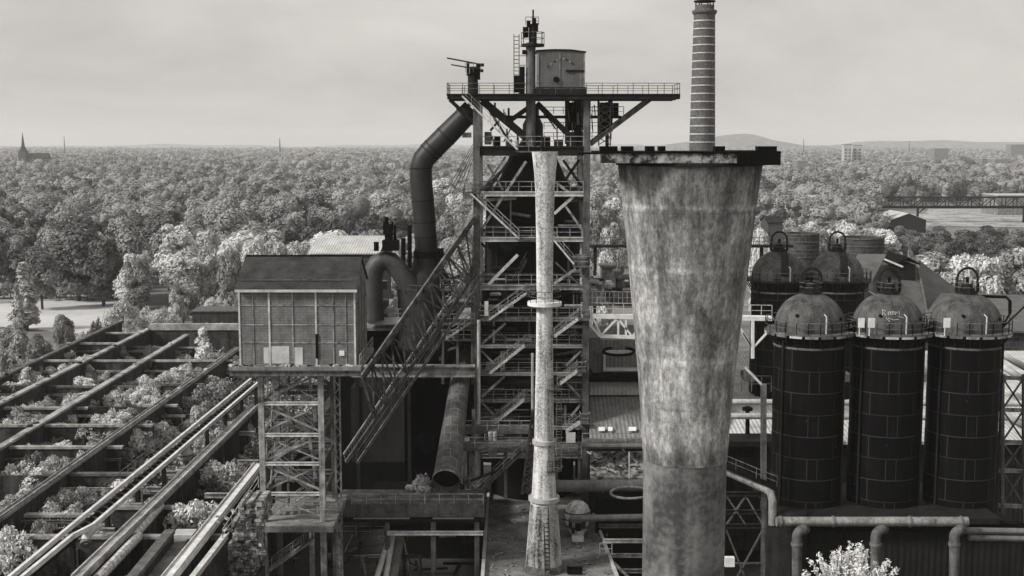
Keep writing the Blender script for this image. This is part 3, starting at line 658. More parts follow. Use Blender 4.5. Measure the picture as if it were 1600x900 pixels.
MB().hbeam((X(753), YF + 1.5, Z(156)), (X(842), YF + 1.5, Z(232)), .8, .9).build('inclined_duct', 'pipe_dark', tw)
for Y in (YF + .6, YF + 5):
    MB().hbeam((X(839), Y, Z(160)), (X(889), Y, Z(210)), .35, .5).build('strut', 'steel_dark', tw)
    MB().hbeam((X(833), Y, Z(162)), (X(797), Y, Z(188)), .35, .5).build('strut', 'steel_dark', tw)
MB().hbeam((X(790), YF + 3, Z(182)), (X(972), YF + 3, Z(182)), .3, .35).build('cross_beam', 'steel_dark', tw)
la = MB()
for dx in (0, 8): la.beam((X(911 + dx), YF - .2, Z(228)), (X(911 + dx), YF - .2, Z(155)), .12)
for k in range(14): la.beam((X(911), YF - .2, Z(228 - k * 5.4)), (X(919), YF - .2, Z(228 - k * 5.4)), .1)
la.build('access_ladder', 'steel_frame', tw)
for k, (a, b, c, d, m) in enumerate([(888, 900, 160, 204, 'steel_black'), (901, 909, 158, 226, 'steel_dark'), (890, 912, 206, 230, 'steel_mid'), (938, 951, 160, 206, 'steel_black')]):
    MB().pbox(a, c, b, d, YF + 2.5 + .3 * k, YF + 4.6 + .3 * k).build('machine_cabinet', m, tw)
lw = MB()
for px in (935, 953): lw.beam((X(px), YF + 1, Z(228)), (X(px), YF + 1, Z(158)), .14)
for k in range(6): lw.beam((X(935), YF + 1, Z(160 + k * 11)), (X(953), YF + 1, Z(171 + k * 11)), .1); lw.beam((X(953), YF + 1, Z(160 + k * 11)), (X(935), YF + 1, Z(171 + k * 11)), .1)
lw.build('lattice_mast', 'steel_mid', tw)
MB().tube([(X(962), YF + 2, Z(183)), (X(962), YF + 2, Z(160))], .35, 8).build('small_vessel', 'steel_black', tw)
MB().rail([(X(925), YF + 1.6, Z(181)), (X(974), YF + 1.6, Z(181))], 1.1, 1.2, .07).build('handrail', 'steel_mid', tw)
# winch drum house
rd = SC(37); cd = X(875.5); Yd = YF + 2.4; yq0, yq1 = Yd - rd * .85, Yd + rd * .85
b_ = MB(); b_.prism([(cd - rd, yq0, Z(142)), (cd + rd, yq0, Z(142)), (cd + rd, yq0, Z(82)), (cd + rd * .4, yq0, Z(79)), (cd - rd * .3, yq0, Z(78.5)), (cd - rd, yq0, Z(80))], (0, yq1 - yq0, 0))
dr = b_.build('winch_house', 'steel_mid', tw)
dr.data.materials[0] = mat('drum_plate', .05, .17, .7, .85, .45, contrast=(.3, .7))
rr_ = MB().prism([(cd - rd - .12, yq0 - .15, Z(80) + .02), (cd - rd * .3, yq0 - .15, Z(78.5) + .02), (cd + rd * .4, yq0 - .15, Z(79) + .02), (cd + rd + .12, yq0 - .15, Z(82) + .02), (cd + rd + .12, yq0 - .15, Z(80.5) + .02), (cd + rd * .4, yq0 - .15, Z(77.3) + .02), (cd - rd * .3, yq0 - .15, Z(76.8) + .02), (cd - rd - .12, yq0 - .15, Z(78.3) + .02)], (0, yq1 - yq0 + .3, 0)).build('roof', 'steel_dark', dr)
for s in (-1, 1): MB().beam((cd + s * (rd - .1), yq0 - .03, Z(142)), (cd + s * (rd - .1), yq0 - .03, Z(83)), .14).build('corner_trim', 'steel_frame', dr)
for k in range(9):
    MB().tube([(cd - rd * .55 + k * rd * .13, yq0 - .02, Z(104) + .9 * math.sin(k * .35)), (cd - rd * .55 + k * rd * .13, yq0 - .06, Z(104) + .9 * math.sin(k * .35))], .1, 8).build('rivet_plate', 'steel_frame' if k % 2 else 'steel_dark', dr)
MB().box(cd - rd - .15, cd + rd + .15, yq0 - .2, yq1 + .2, Z(147), Z(136)).build('house_base', 'steel_dark', dr)
MB().pbox(899, 111, 911, 138, yq0 - .06, yq0 - .003).build('door', 'steel_mid', dr)
MB().pbox(884, 109.5, 913, 111.5, yq0 - .2, yq0 - .003).build('door_lintel', 'steel_black', dr)
MB().tube([P(869, 124, yq0 - .25), P(869, 124, yq0 + .3)], .34, 14).build('porthole', 'steel_black', dr)
MB().beam(P(875, 82, yq0 - .04), P(875, 135, yq0 - .04), .07).build('seam', 'steel_frame', dr)
# mast
ms = MB().tube([(X(829), YF + .8, Z(232)), (X(829), YF + .8, Z(66))], SC(7.5), 16).build('mast', 'steel_mid', tw)
MB().ring(X(832), YF + .8, Z(72), Z(68), .4, SC(18), 20).build('mast_gallery', 'steel_dark', ms)
MB().rail([(X(832) + SC(17.5) * math.cos(a), YF + .8 + SC(17.5) * math.sin(a), Z(68)) for a in np.linspace(0, 2 * math.pi, 11)], 1.3, 4, .07).build('gallery_railing', 'steel_mid', ms)
MB().tube([(X(832), YF + .8, Z(68)), (X(832), YF + .8, Z(42)), (X(832), YF + .8, Z(36))], [SC(6), SC(6), SC(3)], 12).build('mast_head', 'steel_dark', ms)
for px0, px1, y0, y1 in [(817, 826, 42, 58), (837, 841, 36, 48), (823, 829, 32, 42), (834, 838, 28, 40)]:
    MB().pbox(px0, y0, px1, y1, YF + .2, YF + 1).build('valve_box', 'steel_black', ms)
MB().rail([(X(821), YF + .8, Z(38)), (X(841), YF + .8, Z(38))], .9, .7, .07).build('head_railing', 'steel_mid', ms)
MB().beam((X(832.5), YF + .8, Z(38)), (X(832.5), YF + .8, Z(14)), .2).build('lightning_rod', 'steel_dark', ms)
ml = MB()
for px in (803, 811): ml.beam((X(px), YF + 1.2, Z(146)), (X(px), YF + 1.2, Z(52)), .1)
for k in range(16): ml.beam((X(803), YF + 1.2, Z(146 - k * 6)), (X(811), YF + 1.2, Z(146 - k * 6)), .08)
for k in range(6): ml.beam((X(811), YF + 1.2, Z(146 - k * 15)), (X(822), YF + 1.2, Z(146 - k * 15)), .08)
ml.build('mast_ladder', 'steel_mid', ms)
for px0, px1, y0, y1 in [(812, 820, 104, 146), (803, 812, 118, 144), (816, 822, 78, 84)]: MB().pbox(px0, y0, px1, y1, YF + .3, YF + 1.6).build('winch_box', 'steel_black', ms)
# bleeder valve stack at left end
bl = MB().tube([(X(739), YF + 2, Z(165)), (X(739), YF + 2, Z(118)), (X(739), YF + 2, Z(114))], [SC(8), SC(8), SC(11)], 14).build('bleeder_stack', 'steel_dark', tw)
for px0, px1, y0, y1 in [(729, 733, 98, 114), (734, 744, 104, 116), (744, 750, 99, 124), (750, 756, 99, 103), (749, 755, 108, 112)]: MB().pbox(px0, y0, px1, y1, YF + 1.4, YF + 2.6).build('valve_body', 'steel_black', bl)
MB().beam((X(699), YF + 1.8, Z(89)), (X(756), YF + 1.8, Z(100)), .16).build('lever_arm', 'steel_dark', bl)
MB().beam((X(705), YF + 2.4, Z(99)), (X(745), YF + 2.4, Z(106)), .14).build('lever_arm', 'steel_dark', bl)
MB().rail([(X(728), YF + 1.2, Z(112)), (X(752), YF + 1.2, Z(112))], 1.0, .8, .06).build('valve_railing', 'steel_mid', bl)
# small parts around the throat deck
for px0, px1, y0, y1, m in [(757, 768, 206, 226, 'steel_mid'), (772, 782, 213, 228, 'steel_black'), (790, 800, 218, 230, 'steel_mid'), (848, 860, 214, 230, 'steel_dark'), (866, 880, 218, 232, 'steel_mid'), (722, 736, 207, 215, 'steel_pale')]:
    MB().pbox(px0, y0, px1, y1, YF + 3, YF + 4.5).build('valve_gear', m, tw)
# dark side platform, left
for k in range(5):
    MB().beam(P(690 + k * 9, 312 - k * 6, YF + 6), P(741, 222 + k * 5, YF + 2), .05).build('guy_rope', 'steel_mid', tw)

# pipes, boxes and ties crowding the frame
rc = random.Random(3)
for px, ya, yb, r_, Yq in [(764, 452, 720, .9, 152), (786, 500, 720, .7, 151.5), (812, 452, 640, .6, 150.5), (884, 452, 720, .8, 151.5), (903, 500, 720, .6, 153), (768, 378, 449, .55, 151), (898, 376, 449, .5, 152)]:
    MB().tube([P(px, ya, Yq), P(px, yb, Yq)], r_, 12).build('gas_riser', 'steel_dark', tw)
for a, b, ya, yb, Yq in [(752, 786, 470, 496, 149.5), (792, 826, 556, 582, 149.5), (754, 796, 600, 624, 150), (800, 830, 640, 666, 150), (870, 908, 556, 580, 150), (872, 900, 604, 624, 150), (868, 906, 462, 494, 151), (754, 790, 640, 662, 149), (770, 828, 404, 430, 153)]:
    MB().pbox(a, ya, b, yb, Yq, Yq + 2).build('machine_housing', rc.choice(['steel_black', 'steel_dark', 'steel_dark']), tw)
gaps = [(303, 374), (374, 449), (449, 499), (499, 541), (541, 584), (584, 626), (626, 668), (668, 712)]
for (ya, yb) in gaps:
    for zone_ in ((752, 832), (868, 912)):
        for _ in range(5 if zone_[0] < 800 else 3):
            y = rc.uniform(ya + 6, yb - 4); a = rc.uniform(zone_[0], zone_[1] - 25); b = min(zone_[1], a + rc.uniform(20, 60)); Yq = YF + rc.uniform(.6, 4.5)
            MB().tube([P(a, y, Yq), P(b, y + rc.choice([0, 0, 0, rc.uniform(-6, 6)]), Yq)], rc.uniform(.07, .24), 8).build('service_pipe', rc.choice(['steel_mid', 'steel_frame', 'steel_dark', 'steel_pale']), tw)
        for _ in range(2):
            x = rc.uniform(*zone_); y0 = rc.uniform(ya, ya + 14); Yq = YF + rc.uniform(.4, 4.5)
            MB().tube([P(x, y0, Yq), P(x, yb, Yq)], rc.uniform(.06, .2), 8).build('riser_pipe', rc.choice(['steel_mid', 'steel_dark', 'steel_frame', 'steel_pale']), tw)
        x = rc.uniform(zone_[0], zone_[1] - 12); w_ = rc.uniform(5, 11); h_ = rc.uniform(8, 16); Yq = YF + rc.uniform(2, 4)
        MB().pbox(x, yb - 3 - h_, x + w_, yb - 3, Yq, Yq + 1.2).build('junction_box', rc.choice(['steel_mid', 'steel_dark', 'steel_frame']), tw)
for k in range(12):
    x = rc.uniform(872, 958); y = rc.uniform(157, 205); Yq = YF + rc.uniform(.8, 5)
    if k % 2: MB().pbox(x, y, x + rc.uniform(4, 10), y + rc.uniform(8, 22), Yq, Yq + 1.2).build('hoist_gear', rc.choice(['steel_black', 'steel_dark', 'steel_mid']), tw)
    else: MB().tube([P(x, 157, Yq), P(x, rc.uniform(190, 230), Yq)], rc.uniform(.1, .28), 8).build('hoist_pipe', rc.choice(['steel_black', 'steel_dark', 'steel_mid']), tw)
for py in (172, 196, 212): MB().rail([P(850, py + 6, YF + 2), P(955, py + 6, YF + 2)], .8, 1.0, .07).build('handrail', 'steel_dark', tw)
for k in range(22):
    x = rc.uniform(752, 905); y = rc.uniform(158, 222); Yq = YF + rc.uniform(1, 5)
    MB().tube([P(x, y, Yq), P(x + rc.choice([0, 0, rc.uniform(-18, 18)]), y + rc.uniform(12, 30), Yq)], rc.uniform(.06, .16), 6).build('small_pipe', rc.choice(['steel_mid', 'steel_dark']), tw)
for k in range(8):
    x = rc.uniform(878, 960); y = rc.uniform(158, 190)
    MB().beam(P(x, y, YF + 2.4), P(x + rc.uniform(-12, 12), y + rc.uniform(14, 34), YF + 2.4), .12).build('tie', 'steel_mid', tw)
MB().beam(P(757, 160, YF + 4), P(800, 228, YF + 4), .3).build('tie', 'steel_dark', tw)
# gas main and platforms between furnace and dust catcher
sv = thing('service_staging', 'crowded dark staging of platforms and pipes between dust catcher and furnace', 'staging', P(715, 560, 150))
for y, a, b in [(452, 688, 742), (478, 692, 742), (505, 660, 742), (530, 690, 742)]:
    d_ = MB().pbox(a, y, b, y + 3, 145.5, 149).build('deck', 'grating', sv); MB().rail([P(a, y, 145.6), P(b, y, 145.6)], 1.1, 1.1, .07).build('handrail', 'steel_frame', d_)
for px in (692, 715, 738): MB().hbeam(P(px, 440, 146), P(px, 600, 146), .3, .3).build('post', 'steel_mid', sv)
for k in range(16):
    x = rc.uniform(660, 735); y = rc.uniform(430, 560)
    if k % 2: MB().tube([P(x, y, 146 + k * .1), P(x + rc.uniform(10, 30), y + rc.uniform(-8, 8), 146.5)], rc.uniform(.08, .25), 8).build('service_pipe', rc.choice(['steel_mid', 'steel_frame', 'steel_pale', 'steel_dark']), sv)
    else: MB().pbox(x, y, x + rc.uniform(4, 12), y + rc.uniform(5, 14), 146.5, 148).build('equipment_box', rc.choice(['steel_mid', 'steel_dark', 'steel_frame']), sv)
for a, b in [((695, 478), (735, 452)), ((697, 530), (735, 505))]: stair(sv, P(*a, 145), P(*b, 145), 1.0, 'steel_frame')
# ================================================================== downcomer and dust pipes
dc = thing('downcomer', 'huge dark bent gas pipe descending from the left side of the furnace top', 'pipe', P(667, 430, 149))
rr = M_(17.5, 149)
path = [P(775, 132, 149), P(738, 170, 149), P(700, 209, 149), P(672, 237, 149), P(662, 249, 149), P(657.5, 262, 149), P(658, 285, 149), P(663, 340, 149), P(667, 405, 149)]
MB().tube(path[1:], [rr * .9] + [rr] * 7, 24).build('pipe_run', 'pipe_dark', dc)
for k, f_ in ((1, .3), (2, .1), (2, .8), (3, 0), (5, 0), (6, .5), (7, .1), (7, .45), (7, .8)): MB().tube([path[k].lerp(path[k + 1], f_), path[k].lerp(path[k + 1], f_) + (path[k + 1] - path[k]).normalized() * .16], rr * 1.025, 24).build('weld_band', 'steel_dark', dc)
cat = thing('dust_catcher', 'black dust catcher vessel with bolted collar at the foot of the bent gas pipe', 'vessel', P(668, 560, 149))
cx = P(668, 420, 149).x; zz = lambda y: P(668, y, 149).z
MB().lathe(cx, 149, [(M_(20, 149), zz(415)), (M_(20, 149), zz(398)), (M_(26, 149), zz(420)), (M_(48, 149), zz(455)), (M_(48, 149), zz(540)), (M_(20, 149), zz(575)), (M_(12, 149), zz(590))], 36).build('vessel_shell', 'steel_dark', cat)
MB().ring(cx, 149, zz(402), zz(392), 1.2, M_(22, 149), 28).build('flange', 'steel_black', cat)
rib = MB()
for k in range(20):
    a = k / 20 * 2 * math.pi; rib.beam((cx + M_(22, 149) * math.cos(a), 149 + M_(22, 149) * math.sin(a), zz(415)), (cx + M_(19, 149) * math.cos(a), 149 + M_(19, 149) * math.sin(a), zz(388)), .12)
rib.build('clamp_bolt', 'steel_dark', cat)
MB().rail([(cx + M_(50, 149) * math.cos(a), 149 + M_(50, 149) * math.sin(a), zz(455)) for a in np.linspace(0, 2 * math.pi, 15)], 1.1, 3, .06).build('handrail', 'steel_mid', cat)
cpp = thing('arched_pipe', 'thick grey gas pipe arching over behind the brick hut', 'pipe', P(600, 440, 147))
ra = M_(15.5, 147)
pth = [P(585, 500, 147), P(582, 440, 147), P(584, 424, 147), P(590, 412, 147), P(600, 407, 147), P(611, 409, 147), P(620, 418, 147), P(640, 446, 147), P(660, 478, 147.5), P(668, 492, 148)]
MB().tube(pth, ra, 22).build('pipe_run', 'pipe_mid_dark' if 'pipe_mid_dark' in MATS else 'pipe_dark', cpp).data.materials[0] = mat('pipe_grey', .02, .07, .4, .55, .3, spec=.4)
vs = thing('relief_valve', 'black cluster of relief valve stems standing on the arched gas pipe', 'valve', P(608, 388, 146.5))
for px, y0, y1, r in [(604, 339, 388, 3.0), (609, 350, 390, 5.0), (600, 346, 366, 1.6), (617, 352, 388, 2.2), (613, 346, 360, 1.4)]:
    MB().tube([P(px, y1, 146.5), P(px, y0, 146.5)], M_(r, 146.5), 8).build('valve_stem', 'steel_black', vs)
MB().pbox(597, 376, 622, 392, 145.6, 147.6).build('valve_base', 'steel_black', vs)
MB().pbox(599, 364, 616, 367, 146, 147).build('cross_arm', 'steel_black', vs)
MB().tube([P(588, 392, 146), P(588, 378, 146)], M_(4, 146), 8).build('side_valve', 'steel_black', vs)
for k, (px, yt, yb) in enumerate([(690, 388, 440), (640, 352, 420), (630, 372, 430)]):
    solo(MB().tube([P(px, yb, 158), P(px, yt, 158)], M_(3.5, 158), 8), 'vent_pipe', 'steel_black', ['thin black vent pipe right of the bent gas pipe', 'tall thin black vent pipe left of the bent gas pipe', 'short thin black vent pipe beside the arched gas pipe'][k], 'pipe')

# ================================================================== skip hoist bridge
mat('bridge_steel', .015, .2, 1.2, .75, .35, contrast=(.4, .62))
sk = thing('skip_bridge', 'sloping lattice skip hoist bridge climbing from the hut trestle to the furnace', 'hoist bridge', P(545, 715, 138))
ta, tb = (566, 590), (742, 339); la_, lb_ = (541, 722), (738, 434)
for s, Y in enumerate((134.5, 138.5)):
    A, B = P(*ta, Y), P(*tb, Y + 7); C, D = P(*la_, Y), P(*lb_, Y + 7)
    MB().hbeam(A, B, .4, .6).build('top_chord', 'bridge_steel', sk); MB().hbeam(C, D, .3, .38).build('bottom_chord', 'steel_mid', sk)
    if s == 0:
        off = P(la_[0] - 4, la_[1] - 12, Y) - C
        MB().beam(C + off, D + off, .14, .2).build('skip_rail', 'steel_frame', sk)
        rg = MB()
        for i in range(60): q = C.lerp(D, i / 59); rg.beam(q, q + off, .09)
        rg.build('rung_row', 'steel_mid', sk)
    n = 12
    for i in range(n):
        t0, t1 = (i + .0) / n, (i + 1.0) / n
        MB().beam(A.lerp(B, t0), C.lerp(D, min(1, t0 + .22)), .2).build('post', 'bridge_steel', sk)
        MB().beam(A.lerp(B, t1), C.lerp(D, min(1, t0 + .22)), .2).build('diagonal', 'bridge_steel', sk)
        MB().beam(A.lerp(B, t0), C.lerp(D, min(1, t1 + .22)), .14).build('counter_diagonal', 'steel_mid', sk)
A, C = P(*ta, 134.5), P(*la_, 134.5); B, D = P(*tb, 141.5), P(*lb_, 141.5)
for i in range(12):
    q = A.lerp(B, i / 11); MB().beam(q, q + V((0, 4, 0)), .16).build('tie', 'steel_mid', sk)
    q = C.lerp(D, i / 11); MB().beam(q, q + V((0, 4, 0)), .22).build('sleeper', 'steel_mid', sk)
st_ = MB()
for dy in (4.4, 5.4): st_.beam(C + V((1.2, dy - 4.2, -.2)), D + V((1.2, dy - 4.2, -.2)), .1, .3)
st_.build('side_stair', 'steel_mid', sk)
MB().rail([C + V((1.2, -.2, 0)), D + V((1.2, -.2, 0))], 1.1, 1.6, .06).build('handrail', 'steel_mid', sk)
hg = thing('cross_girder', 'long horizontal plate girder with pale stained flange behind the skip bridge', 'girder', P(645, 588, 143))
MB().pbox(549, 574, 742, 588, 143, 143.6).build('web_plate', 'rubble_plate' if 'rubble_plate' in MATS else 'steel_mid', hg).data.materials[0] = mat('girder_stain', .06, .34, .55, .85, .1, contrast=(.42, .66))
for y in (573, 588.5): MB().pbox(549, y - 1, 742, y + 1, 142.7, 143.9).build('flange', 'steel_frame', hg)

# ================================================================== brick hut on its trestle
YH = 118.0; dH = 9.0
hut = thing('hoist_hut', 'brick panelled hut with dark tarred roof perched on a tall steel trestle', 'hut', P(464, 576, YH + dH / 2))
zE, zB = P(464, 451, YH).z, P(464, 570, YH).z; x0, x1 = P(373, 510, YH).x, P(556, 510, YH).x; zR = P(464, 403, YH + dH / 2).z
w = MB(); prof = [(YH, zB), (YH + dH, zB), (YH + dH, zE), (YH + dH / 2, zR), (YH, zE)]
w.prism([(x0, y, z) for y, z in prof], (x1 - x0, 0, 0)); w.build('wall', 'hut_panel', hut)
rf = MB(); o = .35
for s in (0, 1):
    y0 = YH - o if s == 0 else YH + dH + o; dz = (zR - zE) / (dH / 2) * o
    rf.prism([(x0 - .15, y0, zE - dz + .06), (x1 + .15, y0, zE - dz + .06), (x1 + .15, YH + dH / 2, zR + .06), (x0 - .15, YH + dH / 2, zR + .06)], (0, 0, .16))
rfo = rf.build('roof', 'roof_tar', hut)
MB().box(x0 - .2, x1 + .2, YH - o - .14, YH - o - .004, zE - dz - .1, zE - dz + .14).build('gutter', 'pipe_pale', rfo)
MB().beam((x0 - .1, YH + .62, zE + .78), (x1 + .1, YH + .62, zE + .78), .06, .07).build('snow_guard', 'steel_mid', rfo)
MB().beam((x0 - .1, YH + dH / 2, zR + .22), (x1 + .1, YH + dH / 2, zR + .22), .3, .14).build('ridge', 'steel_black', rfo)
for px, wd in [(374.5, .16), (396, .07), (421, .17), (457.5, .12), (494, .17), (521, .1), (540.5, .08), (554.5, .16)]:
    x = P(px, 510, YH).x; MB().box(x - wd / 2, x + wd / 2, YH - .07, YH - .003, zB, zE - .2).build('frame_post', 'steel_pale' if wd > .13 else 'steel_frame', hut)
for py in (477, 507.5, 535.5):
    z = P(464, py, YH).z; MB().box(x0 + .1, x1 - .1, YH - .05, YH - .002, z - .05, z + .05).build('frame_rail', 'steel_frame', hut)
for k in range(1, 4):
    y = YH + dH * k / 4; MB().box(x1 + .003, x1 + .07, y - .08, y + .08, zB, zE + (.0 if k != 2 else 1.5)).build('frame_post', 'steel_mid', hut)
for py in (477, 507.5, 535.5):
    z = P(464, py, YH).z; MB().box(x1 + .002, x1 + .05, YH + .1, YH + dH - .1, z - .07, z + .07).build('frame_rail', 'steel_mid', hut)
for a, b, c, d in [(412, 420, 543, 568), (424, 452, 541, 568), (459, 473, 543, 570)]:
    MB().pbox(a, c, b, d, YH - .035, YH - .0035).build('patched_panel', 'hut_patch', hut)
MB().pbox(530, 548, 538, 556, YH - .1, YH - .003).build('window', 'white_paint', hut)
MB().pbox(493, 522, 497, 560, YH - .12, YH - .075).build('cable_duct', 'steel_black', hut)
xa, xb = P(362, 576, YH).x, P(566, 576, YH).x; xa0, xb0 = xa, xb
fl = MB().box(xa, xb, YH - 1.2, YH + dH + 1.2, zB - .35, zB - .003).build('floor_platform', 'concrete_wall', hut)
MB().hbeam((xa, YH - 1.0, zB - .65), (xb, YH - 1.0, zB - .65), .3, .5).build('floor_girder', 'steel_mid', hut)
MB().hbeam((xa, YH + dH + 1, zB - .75), (xb, YH + dH + 1, zB - .75), .3, .75).build('floor_girder', 'steel_mid', hut)
MB().rail([(xb - .1, YH - 1.1, zB), (xb - .1, YH + dH + 1.1, zB)], 1.1, 1.4, .06).build('handrail', 'steel_frame', fl)
zPl = P(470, 815, YH).z
HX = {p: P(p, 700, YH).x for p in (410, 503, 531)}
for p in (410, 503):
    for Y in (YH, YH + 8):
        MB().hbeam((HX[p], Y, 0), (HX[p], Y, zB - 1.1), .55, .5).build('trestle_column', 'steel_frame' if Y == YH else 'steel_mid', hut)
lc = MB()
for px in (524, 532):
    x = P(px, 700, YH + 3).x; lc.beam((x, YH + 3, 0), (x, YH + 3, zB - 1.1), .16)
xa, xb = P(524, 700, YH + 3).x, P(532, 700, YH + 3).x
for k in range(34):
    z = 2 + k * .75; lc.beam((xa if k % 2 else xb, YH + 3, z), (xb if k % 2 else xa, YH + 3, z + .75), .09)
lc.build('lattice_column', 'steel_frame', hut)
for py in (630, 679, 724, 771):
    z = P(455, py, YH).z; MB().hbeam((HX[410], YH - .1, z), (HX[503], YH - .1, z), .26, .32).build('trestle_beam', 'steel_pale', hut)
    MB().hbeam((HX[410], YH + 8, z), (HX[503], YH + 8, z), .4, .5).build('trestle_beam', 'steel_mid', hut)
    for p in (410, 503): MB().hbeam((HX[p], YH + .3, z), (HX[p], YH + 7.7, z), .3, .4).build('trestle_beam', 'steel_mid', hut)
    MB().box(HX[410] + .3, HX[503] - .3, YH + 4, YH + 5.3, z + .05, z + .14).build('walkway', 'grating', hut)
for i, (ya, yb) in enumerate([(580, 630), (630, 679), (679, 724), (724, 771), (771, 812)]):
    a, b = (410, 503) if i % 2 else (503, 410)
    MB().beam((HX[a], YH + .2, P(455, ya + 3, YH).z), (HX[b], YH + .2, P(455, yb - 3, YH).z), .18).build('brace', 'steel_frame', hut)
    MB().beam((HX[b], YH + .25, P(455, ya + 3, YH).z), (HX[a], YH + .25, P(455, yb - 3, YH).z), .12).build('brace', 'steel_frame', hut)
    for q in range(3):
        xq = P(420 + 28 * q + 7 * (i % 2), ya, YH + 3).x; MB().tube([(xq, YH + 3 + q, P(455, ya + 2, YH).z), (xq + .3 * (q - 1), YH + 3 + q, P(455, yb, YH).z)], .1 + .03 * q, 6).build('hanging_pipe', ['steel_frame', 'steel_mid', 'steel_pale'][q], hut)
    MB().rail([(HX[410] + .4, YH + 4, P(455, yb - 1, YH).z), (HX[503] - .4, YH + 4, P(455, yb - 1, YH).z)], 1.1, 1.2, .06).build('handrail', 'steel_frame', hut)
    MB().beam((HX[b], YH + 8, P(455, ya + 3, YH).z), (HX[a], YH + 8, P(455, yb - 3, YH).z), .25).build('brace', 'steel_mid', hut)
    p0 = P(425 if i % 2 == 0 else 488, yb - 2, YH + 2); p1 = P(480 if i % 2 == 0 else 432, ya + 4, YH + 2); stair(hut, p0, p1, 1.1, 'steel_frame')
for k in range(30):
    xq = rnd.uniform(xa0 + .2, xb0 - .2); s_ = rnd.uniform(.12, .4); MB().beam((xq, YH - .8 + rnd.uniform(-.25, .5), zB + s_ * .2), (xq + rnd.uniform(-.8, .8), YH - .7, zB + s_ * .3), s_, s_ * .5).build('loose_board', rnd.choice(['steel_mid', 'concrete_pale', 'steel_frame', 'steel_dark']), hut)
# platform at trestle foot
tpf = MB().box(P(410, 810, YH).x, P(524, 810, YH).x, YH - 1.5, YH + 9.5, zPl - .6, zPl).build('foot_platform', 'concrete_wall', hut)
MB().rail([P(412, 805, YH - 1.3), P(524, 805, YH - 1.3)], 1.1, 1.4, .06).build('handrail', 'steel_frame', tpf)
stair(hut, P(420, 893, YH + 1), P(488, 845, YH + 1), 1.3, 'steel_frame')
MB().beam(P(488, 845, YH + 1), P(488, 825, YH + 1), .18).build('hanger', 'steel_frame', hut)
MB().beam(P(415, 893, YH + 1), P(424, 893, YH + 1), 1.5, .12).build('landing', 'grating', hut)

# ================================================================== cast house and void behind
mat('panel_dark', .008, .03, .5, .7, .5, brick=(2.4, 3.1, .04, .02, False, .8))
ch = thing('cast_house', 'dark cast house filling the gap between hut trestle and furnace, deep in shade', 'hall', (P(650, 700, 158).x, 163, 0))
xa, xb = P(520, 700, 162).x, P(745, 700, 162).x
MB().box(xa, xb, 162, 176, 0, P(640, 500, 162).z).build('rear_wall', 'steel_black', ch)  # rear, side and inner walls near black: the void's shade in their colour
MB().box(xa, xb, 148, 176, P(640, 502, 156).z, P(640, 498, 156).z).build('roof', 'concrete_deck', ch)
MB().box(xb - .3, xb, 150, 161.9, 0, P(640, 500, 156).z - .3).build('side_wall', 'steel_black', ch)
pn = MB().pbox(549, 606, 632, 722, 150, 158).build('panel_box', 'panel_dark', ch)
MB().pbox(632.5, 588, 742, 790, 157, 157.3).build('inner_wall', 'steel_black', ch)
MB().tube([P(665, 692, 156.8), P(665, 692, 156)], 1.4, 24).build('port_cover', 'steel_dark', ch)
for px in (640, 700, 560): MB().hbeam((P(px, 700, 150).x, 150, 0), (P(px, 700, 150).x, 150, P(px, 502, 150).z), .4, .4).build('column', 'steel_dark', ch)
rb = thing('roof_plant', 'cluttered machinery and pale cabinets on the flat roof behind the skip bridge', 'machinery', P(610, 500, 152))
MB().pbox(571, 496, 632, 507, 147, 151).build('plinth', 'concrete_pale', rb)
for a, b, c, d, m in [(614, 624, 466, 482, 'white_paint'), (573, 590, 455, 496, 'steel_dark'), (592, 606, 470, 498, 'steel_mid'), (600, 622, 482, 497, 'steel_pale'), (628, 640, 470, 500, 'steel_dark'), (578, 604, 440, 452, 'steel_mid')]:
    MB().pbox(a, c, b, d, 148, 149.6).build('cabinet', m, rb)
MB().beam(P(598, 492, 147.5), P(618, 468, 147.5), .3).build('chute', 'steel_pale', rb)
MB().rail([P(571, 497, 147), P(640, 497, 147)], 1.1, 1.2, .07).build('handrail', 'steel_frame', rb)
gt = thing('gas_tube', 'big inclined steel tube open at its lower end beside the furnace', 'pipe', P(697, 770, 128))
pa, pb = P(697, 752, 130), P(727, 538, 152)
d = (pa - pb).normalized()
MB().tube([pb, pa], [M_(13, 152), M_(22, 130)], 28, False).build('tube_shell', 'tube_plate' if 'tube_plate' in MATS else 'pipe_mid', gt).data.materials[0] = mat('tube_plate', .04, .2, .7, .6, .5, contrast=(.35, .7), brick=(1.6, 1.4, .03, .25, True, .8))
MB().tube([pa - d * .25, pa], M_(22.8, 130), 28, False).build('end_flange', 'steel_frame', gt)
MB().tube([pa - d * .8, pa - d * .7], M_(21.5, 130), 28).build('dark_bore_disc', 'steel_black', gt)  # black disc standing in for the shade inside the open tube
MB().beam(P(716, 620, 143), P(705, 725, 132), .5, .3).build('strap', 'steel_pale', gt)
for k, (a, b) in enumerate([((726, 690), (720, 760)), ((740, 640), (738, 760))]): MB().hbeam(P(*a, 140), P(*b, 140), .4, .4).build('support', 'steel_mid', gt)

mat('concrete_dark', 0.02, 0.16, 0.7, 0.95, 0.3, contrast=(0.38, 0.7))
